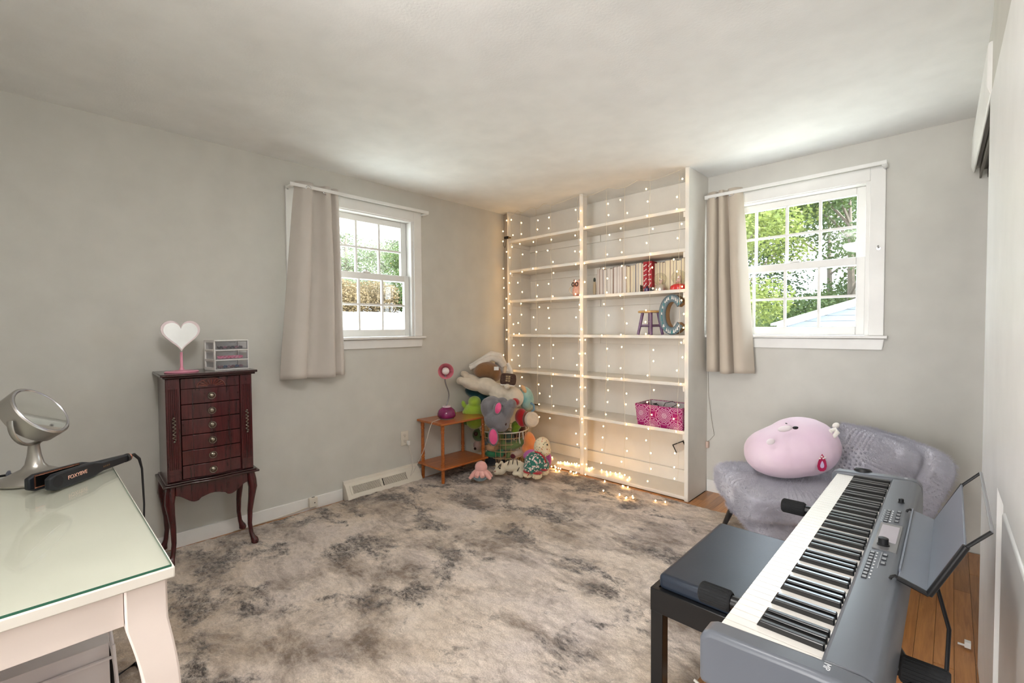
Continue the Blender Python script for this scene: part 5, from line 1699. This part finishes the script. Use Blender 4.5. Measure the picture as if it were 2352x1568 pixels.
# swing tag
tg = MB()
pt = [(0, 20), (5, 12), (9, 2), (11, -8), (9, -16), (4, -20), (-4, -20), (-9, -16), (-11, -8), (-9, 2), (-5, 12)]
right = Vector((RT.x, RT.y, 0)).normalized()
fwd = Vector((0, 0, 1)).cross(right)
tc0 = P(1888, 1062, DP_ - 0.185)
kk = (DP_ - .18) / FPX
def MTAG(off):
    c = tc0 - fwd * off
    return Matrix(((right.x, 0, -fwd.x, c.x), (right.y, 0, -fwd.y, c.y), (0, 1, 0, c.z), (0, 0, 0, 1)))
tgo = MB().prism([(a * kk, c * kk) for a, c in pt], 0, 0.0015, MTAG(0)).build('swing_tag', mat('tag_magenta', (176, 22, 80), .35, coat=.4), PG)
MB().prism([(a * .42 * kk, (c * .42 - 4) * kk) for a, c in pt], 0, 0.0008, MTAG(0.0016)).build('tag_picture', mat('tag_lilac', (206, 186, 222), .5), tgo)
for w0 in ((-7, 8), (-3, 12), (1, 8), (5, 10)):
    MB().prism([(w0[0] * kk, w0[1] * kk), ((w0[0] + 4) * kk, (w0[1] + 1) * kk), ((w0[0] + 3) * kk, (w0[1] + 4) * kk), ((w0[0] - 1) * kk, (w0[1] + 3) * kk)], 0, .0008, MTAG(0.0016)).build('tag_print', M_WPL, tgo)

# wire basket
BK = thing('wire_basket', 'round wire basket with rope handles full of soft toys', 'basket', (0.255, -0.575, 0.02))
bc = Vector((0.255, -0.575, 0))
M_BW = mat('tan_wire', (200, 168, 128), .45, .2)
b = MB()
def ring(z, r):
    return [(bc.x + r * math.cos(k * math.pi / 18), bc.y + r * math.sin(k * math.pi / 18), z) for k in range(36)]
def rz(z):
    return lerp(0.165, 0.225, z / 0.34)
for z in (0.025, 0.10, 0.165, 0.23, 0.285):
    MB().tube(ring(z, rz(z)), 0.0040, 6, closed=True).build('hoop', M_BW, BK)
for k in range(26):
    a = 2 * math.pi * k / 26
    MB().tube([(bc.x + rz(.02) * math.cos(a), bc.y + rz(.02) * math.sin(a), 0.022), (bc.x + rz(.335) * math.cos(a), bc.y + rz(.335) * math.sin(a), 0.335)], 0.0034, 5).build('stave', M_BW, BK, fix=False)
MB().tube(ring(0.338, rz(0.34)), 0.0055, 8, closed=True).build('rim', M_WIREWHITE, BK)
h_a = -0.05
hp = [Vector((bc.x + .232 * math.cos(h_a + q), bc.y + .232 * math.sin(h_a + q), z)) for q, z in ((-.10, .335), (-.12, .28), (-.08, .235), (0, .22), (.06, .235), (.09, .28), (.07, .335))]
MB().tube(hp, 0.006, 8).build('handle', M_WIREWHITE, BK)

G = 'soft toys in the wire basket'
# grey elephant
E_ = toy('grey plush elephant with bright pink ears hanging over the basket', 'plush elephant', 1140, 985, 3.98)
M_EL = fuzzy('elephant_grey', (128, 126, 132))
plush([(1142, 962, 3.98, 31, 26, .11, -10), (1121, 938, 4.0, 17, 25, .09, 10), (1130, 925, 4.02, 20, 16, .08, 0), (1165, 945, 3.97, 15, 26, .08, -25), (1175, 928, 3.96, 12, 12, .06, 0), (1153, 925, 4.02, 14, 13, .07, 0), (1150, 975, 3.96, 20, 16, .09, 0)], 'body', M_EL, E_)
M_HOT = fuzzy('hot_pink', (226, 60, 130), (240, 110, 160))
plush([(1142, 938, 3.90, 10, 17, .03, -14)], 'ear', M_EL, E_, .005)
knob(1144, 937, 3.878, 7, 13, .018, -14, 'ear_lining', M_HOT, E_)
plush([(1133, 1003, 3.90, 12.5, 21.5, .022, 3)], 'ear', M_EL, E_, .005)
knob(1133, 1003, 3.882, 9.5, 18, .014, 3, 'ear_lining', M_HOT, E_)
knob(1162, 974, 3.872, 1.8, 3, .006, -20, 'eye', mat('toy_eye', (58, 30, 24), .2), E_)
# cream long plush
C_ = toy('large cream plush lying on its back across the pile', 'plush toy', 1130, 905, 4.1)
M_CRM = fuzzy('cream_plush', (226, 214, 196))
plush([(1058, 874, 4.12, 10, 9, .05, 20), (1085, 882, 4.12, 30, 14, .08, -18), (1068, 860, 4.2, 11, 8, .05, -30), (1090, 872, 4.2, 22, 10, .06, -25), (1118, 887, 4.14, 28, 20, .10, -15), (1148, 900, 4.12, 30, 20, .10, -20), (1178, 912, 4.12, 26, 24, .11, -35), (1150, 915, 4.08, 30, 9, .06, -24)], 'body', M_CRM, C_)
plush([(1203, 893, 4.13, 5, 11, .03, 30)], 'ear', fuzzy('apricot_plush', (222, 178, 132)), C_, .005)
# red paw
plush([(1184, 922, 4.02, 10, 8, .05, -30)], 'red_mitten', fuzzy('toy_red', (184, 24, 34)), C_, .005)
# brown plush
B_ = toy('round brown plush with a white tag near the top of the pile', 'plush bear', 1119, 868, 4.24)
plush([(1119, 850, 4.24, 30, 20, .11, -8), (1105, 852, 4.24, 18, 16, .10, 10), (1138, 858, 4.24, 14, 18, .09, 0)], 'body', fuzzy('toy_brown', (138, 98, 62)), B_)
tq = P(1140, 846, 4.125)
MB(Matrix(((right.x, 0, -fwd.x, tq.x), (right.y, 0, -fwd.y, tq.y), (0, 1, 0, tq.z), (0, 0, 0, 1)))).box(-.021, .021, -.016, .016, -.002, .002).build('care_tag', M_WPL, B_)
# white bunny
W_ = toy('white plush bunny with long drooping ears on top of the pile', 'plush bunny', 1160, 850, 4.36)
M_WHT = fuzzy('white_plush', (236, 230, 222))
plush([(1150, 835, 4.36, 13, 18, .07, 20), (1162, 850, 4.36, 14, 14, .07, 0)], 'body', M_WHT, W_)
MB().tube([P(1158, 838, 4.34), P(1148, 818, 4.33), P(1130, 813, 4.30), P(1108, 826, 4.27), P(1080, 842, 4.26)], [.03, .036, .034, .028, .022], 12).build('ear', M_WHT, W_)
MB().tube([P(1156, 840, 4.30), P(1146, 826, 4.28), P(1128, 822, 4.25), P(1104, 833, 4.22), P(1079, 845, 4.20)], [.028, .034, .030, .026, .020], 12).build('ear', M_WHT, W_)
MB().tube([P(1166, 835, 4.34), P(1174, 850, 4.30), P(1177, 862, 4.28)], [.018, .016, .012], 10).build('arm', M_WHT, W_)
MB().tube([P(1160, 842, 4.30), P(1158, 856, 4.26), P(1156, 864, 4.24)], [.018, .016, .012], 10).build('arm', fuzzy('oat_plush', (216, 196, 170)), W_)
# small brown quilted bag
Q_ = toy('little dark brown cushion with a pale monogram patch', 'plush cushion', 1167, 880, 4.06)
qc = P(1167, 871, 4.04)
MQ = Matrix.Translation(qc) @ Matrix(((right.x, fwd.x, 0, 0), (right.y, fwd.y, 0, 0), (0, 0, 1, 0), (0, 0, 0, 1))) @ Matrix.Rotation(math.radians(6), 4, 'Y')
pillow(MQ, -.068, .068, -.03, .03, -.052, .052, .42, 0, 12, 3).build('cushion', mat('dark_brown_cloth', (66, 44, 38), .8, var=(90, (84, 62, 50), .1)), Q_)
for k in range(3):
    for j in range(2):
        MB(MQ).box(-.022 + j * .022, -.004 + j * .022, -.036, -.029, -.016 + k * .019, -.002 + k * .019).build('patch', mat('patch_tan', (186, 164, 128), .8, var=(200, (120, 96, 70), .1)), Q_)
MB(MQ).tube([(-.06, -.03, -.05), (0, -.034, -.045), (.06, -.03, -.05)], .005, 8).build('trim', M_WHT, Q_)
plush([(1165, 887, 3.99, 7, 6, .03, 0)], 'tuft', M_CRM, Q_, .005)
# teal plush at the right
T_ = toy('round teal and cream plush behind the cream one, against the shelf', 'plush toy', 1212, 935, 4.16)
plush([(1208, 915, 4.2, 18, 28, .10, 10)], 'body', fuzzy('teal_plush', (92, 158, 164), (168, 200, 190)), T_)
MB().tube([P(1219, 925, 4.12), P(1226, 930, 4.11), P(1227, 940, 4.10), P(1221, 946, 4.10)], .010, 8).build('strap', fuzzy('strap_blue', (110, 150, 176)), T_)
# dark teal plush tucked behind
N_ = toy('dark teal plush squashed behind the green dinosaur', 'plush toy', 1088, 915, 4.26)
plush([(1090, 903, 4.28, 24, 12, .08, -25), (1108, 914, 4.26, 20, 14, .08, 0)], 'body', fuzzy('dark_teal', (28, 78, 88)), N_)
# lime dinosaur
L_ = toy('lime green plush dinosaur leaning over the side table corner', 'plush dinosaur', 1085, 950, 4.16)
M_LIME = fuzzy('lime_plush', (150, 186, 52), (176, 204, 84))
plush([(1090, 922, 4.16, 15, 13, .08, 0), (1088, 942, 4.16, 22, 18, .09, 0), (1065, 928, 4.16, 5, 9, .03, 15), (1076, 945, 4.15, 14, 10, .06, 10), (1090, 965, 4.20, 20, 20, .09, 0)], 'body', M_LIME, L_)
plush([(1074, 966, 4.22, 12, 10, .06, 0)], 'foot', fuzzy('moss_plush', (86, 126, 44)), L_, .006)
# red booted plush leg
R_ = toy('red and brown plush figure with a round cream foot at the right', 'plush toy', 1205, 985, 4.05)
plush([(1196, 955, 4.1, 13, 18, .07, -15), (1200, 968, 4.08, 12, 12, .06, 0)], 'body', MATS['toy_red'], R_)
plush([(1208, 961, 4.06, 9, 17, .07, -8)], 'cuff', fuzzy('rust_plush', (132, 66, 34)), R_, .006)
fd = (P(1224, 962, 3.95) - P(1208, 961, 4.06)).normalized()
MB().lathe([(0.055, -.03), (0.066, -.015), (0.068, .012), (0.060, .022), (0.045, .024), (0.043, .021), (0.02, .022)], P(1221, 963, 4.02), 28, (fd + Vector((0.5, -.2, .1))).normalized()).build('foot', fuzzy('oat_cloth', (222, 206, 186)), R_)
# toys inside the basket
def simple(label, cat, col, blobs, eyes=(), c2=None, extra=None):
    t_ = thing('plush_' + cat.split()[-1], label, cat, P(blobs[0][0], blobs[0][1] + blobs[0][4], blobs[0][2]), G)
    blobs = [(u, v, D + .09, a, b, c, d) for u, v, D, a, b, c, d in blobs]
    plush(blobs, 'body', fuzzy('toy_' + '_'.join(map(str, col)), col, c2), t_)
    for (u, v, D, r) in eyes:
        knob(u, v, D + .09, r, r, .012, 0, 'eye', mat('toy_eye', (58, 30, 24), .2), t_)
    if extra:
        for nm, cc, bb in extra:
            bb = [(u, v, D + .09, a, b, c, d) for u, v, D, a, b, c, d in bb]
            plush(bb, nm, fuzzy('toy_' + '_'.join(map(str, cc)), cc), t_, .006)
    return t_
simple('dark green frog toy at the left of the basket', 'plush frog', (82, 108, 58), [(1099, 998, 4.2, 14, 15, .06, 0), (1112, 1000, 4.2, 12, 10, .05, 0)], [(1093, 996, 4.13, 5), (1104, 1003, 4.13, 2)])
simple('small lime green leaf-shaped toy at the rim of the basket', 'plush toy', (136, 170, 40), [(1186, 977, 4.08, 12, 11, .05, 20), (1183, 989, 4.08, 9, 8, .04, 0)])
simple('sage green dinosaur toy in the front of the basket', 'plush dinosaur', (124, 144, 88), [(1152, 1005, 4.06, 9, 18, .05, 12), (1172, 1022, 4.06, 28, 11, .06, 6), (1195, 1016, 4.06, 14, 10, .05, 20), (1168, 1046, 4.06, 7, 13, .04, -10)], extra=[('shell', (86, 106, 92), [(1168, 1003, 4.05, 13, 14, .05, 0)])])
simple('brown furry toy at the back right of the basket', 'plush toy', (92, 52, 32), [(1194, 1000, 4.12, 16, 14, .06, 0), (1200, 985, 4.12, 8, 12, .05, 0)])
simple('doll with peach face and green outfit low in the basket', 'plush doll', (60, 140, 96), [(1132, 1041, 4.07, 19, 9, .05, 0), (1150, 1040, 4.05, 9, 10, .04, 0)], extra=[('face', (232, 184, 142), [(1130, 1027, 4.07, 18, 9, .05, -5)]), ('hair', (112, 116, 120), [(1122, 1016, 4.1, 14, 9, .05, 0)])])
simple('cream and maroon toy at the right side of the basket', 'plush toy', (214, 192, 176), [(1188, 1040, 4.06, 17, 9, .05, 8), (1180, 1050, 4.06, 8, 6, .04, 0)], extra=[('bow', (104, 28, 44), [(1178, 1047, 4.03, 7, 6, .03, 0)])])
simple('dark navy toy at the bottom of the basket', 'plush toy', (26, 32, 44), [(1128, 1058, 4.08, 16, 12, .06, 0), (1150, 1028, 4.1, 7, 9, .04, 0), (1170, 1058, 4.1, 20, 7, .05, 0)])
simple('pink and grey toy pressed against the left of the basket', 'plush toy', (190, 160, 150), [(1096, 1022, 4.2, 9, 12, .04, 0)], [(1091, 1030, 4.15, 3)])
# orange plush beside the basket
O_ = toy('orange tie-dye plush between the basket and the shelf', 'plush toy', 1218, 1035, 4.06)
plush([(1217, 1015, 4.06, 14, 24, .07, 8), (1212, 1030, 4.06, 14, 14, .07, 0)], 'body', fuzzy('orange_plush', (236, 128, 62), (244, 170, 104)), O_)
# purple-pink plush behind the dress dinosaur
V_ = toy('purple and pink plush lying behind the floral dress dinosaur', 'plush toy', 1240, 1070, 3.98)
plush([(1216, 1043, 3.98, 16, 10, .05, 25), (1240, 1058, 3.98, 22, 14, .05, -10), (1260, 1055, 3.95, 7, 16, .04, 0)], 'body', fuzzy('orchid_plush', (190, 92, 172), (214, 120, 186)), V_)
# dinosaur in a floral dress
D_ = toy('cream dotted dinosaur toy in a green floral dress on the rug', 'plush dinosaur', 1230, 1098, 3.76)
def spotted(name, base, spots, scale, cut=0.12, rough=.9):
    m = mat(name, base, rough, sheen=.3)
    nt = m.node_tree
    b = nt.nodes['Principled BSDF']
    tc = nt.nodes.new('ShaderNodeTexCoord')
    cur = None
    for k, (c, off, thr) in enumerate(spots):
        mp = nt.nodes.new('ShaderNodeMapping')
        mp.inputs['Location'].default_value = (off, off * .7, off * .3)
        nt.links.new(tc.outputs['Object'], mp.inputs['Vector'])
        v = nt.nodes.new('ShaderNodeTexVoronoi')
        v.inputs['Scale'].default_value = scale
        nt.links.new(mp.outputs[0], v.inputs['Vector'])
        lt_ = nt.nodes.new('ShaderNodeMath')
        lt_.operation = 'LESS_THAN'
        lt_.inputs[1].default_value = thr
        nt.links.new(v.outputs['Distance'], lt_.inputs[0])
        mx = nt.nodes.new('ShaderNodeMix')
        mx.data_type = 'RGBA'
        nt.links.new(lt_.outputs[0], mx.inputs[0])
        if cur is None:
            mx.inputs[6].default_value = rgb(base)
        else:
            nt.links.new(cur, mx.inputs[6])
        mx.inputs[7].default_value = rgb(c)
        cur = mx.outputs[2]
    nt.links.new(cur, b.inputs['Base Color'])
    return m
M_DOT = spotted('cream_dotted', (232, 214, 178), [((196, 88, 70), 0, .2), ((120, 128, 100), 3.3, .2), ((206, 160, 92), 7.7, .2)], 38)
M_FLOR = spotted('floral_cloth', (48, 112, 98), [((232, 214, 208), 0, .36), ((190, 40, 60), 0, .14), ((226, 196, 190), 4.1, .30), ((28, 84, 74), 8.0, .25)], 44)
plush([(1245, 1025, 3.80, 19, 22, .08, -10), (1252, 1034, 3.79, 14, 12, .07, 0)], 'head', M_DOT, D_)
plush([(1230, 1060, 3.77, 26, 24, .09, 10), (1222, 1072, 3.75, 20, 16, .09, 0), (1250, 1068, 3.78, 12, 16, .07, 0)], 'dress', M_FLOR, D_)
for u, v, D, ru, rv in ((1212, 1089, 3.74, 11, 8), (1233, 1091, 3.71, 13, 9), (1251, 1083, 3.77, 10, 8)):
    plush([(u, v, D, ru, rv, .05, 0)], 'foot', M_DOT, D_, .006)
for u, v, D, ru in ((1214, 1082, 3.725, 13), (1233, 1084, 3.70, 13), (1249, 1076, 3.75, 10)):
    MB().ellip(P(u, v, D), wax(D, ru, 3, .055, -3), 18, 8).build('red_hem', MATS['toy_red'], D_, fix=False)
MB().tube([P(1228, 1037, 3.70), P(1240, 1040, 3.70), P(1250, 1050, 3.70), P(1254, 1062, 3.71)], .006, 8).build('neck_trim', MATS['toy_red'], D_)
knob(1257, 1021, 3.73, 1.6, 2.2, .006, 0, 'eye', M_BLACK, D_)
# white tiger
X_ = toy('small white tiger plush lying on its side on the rug', 'plush tiger', 1175, 1092, 3.86)
M_TIG = mat('white_tiger', (222, 210, 186), .95, sheen=.4, bump=(60, .4, .005))
plush([(1150, 1077, 3.84, 13, 13, .05, 10), (1141, 1083, 3.82, 8, 7, .035, 0), (1141, 1066, 3.85, 4, 4, .02, 0), (1152, 1062, 3.87, 4, 4, .02, 0), (1178, 1069, 3.86, 24, 13, .055, 8), (1195, 1072, 3.85, 12, 12, .05, 0), (1199, 1080, 3.81, 9, 6, .03, -20), (1186, 1087, 3.80, 10, 5, .03, 0), (1197, 1090, 3.79, 7, 7, .03, 0)], 'body', M_TIG, X_, .005)
M_STR = mat('stripe_charcoal', (84, 76, 66), .95)
for u, v, a in ((1168, 1062, 70), (1178, 1060, 80), (1188, 1062, 95), (1190, 1078, 60), (1146, 1070, 60), (1150, 1068, 75)):
    MB().ellip(P(u, v, 3.805 if u > 1160 else 3.795), wax(3.8, 7 if u > 1160 else 5, 1.2, .012, a), 10, 6).build('stripe', M_STR, X_, fix=False)
knob(1148, 1075, 3.788, 2, 2, .006, 0, 'eye', M_BLACK, X_)
knob(1137, 1082, 3.782, 1.8, 1.4, .005, 0, 'nose', mat('tiger_nose', (150, 90, 80), .5), X_)
# octopus
K_ = toy('pink reversible octopus plush with a grey belly on the rug', 'plush octopus', 1103, 1104, 3.69)
M_OPK = fuzzy('octopus_pink', (232, 166, 158), (238, 184, 176))
plush([(1105, 1072, 3.69, 14.5, 13.5, .05, 0), (1104, 1083, 3.69, 15, 9, .05, 0)], 'head', M_OPK, K_, .005)
plush([(1103, 1094, 3.69, 17, 10.5, .055, 0)], 'belly', fuzzy('octopus_grey', (128, 150, 160)), K_, .005)
for k in range(8):
    a = k * math.pi / 4 + .3
    base = P(1104, 1086, 3.69)
    rr = right * math.cos(a) + fwd * math.sin(a)
    q0, q1, q2 = base + rr * .035 + Vector((0, 0, .012)), base + rr * .066 + Vector((0, 0, -.012)), base + rr * (.092 if abs(math.cos(a)) > .7 else .070) + Vector((0, 0, -.036 if abs(math.cos(a)) > .7 else -.016))
    MB().tube([q0, q1, q2], [.020, .019, .011], 10).build('tentacle', M_OPK, K_)
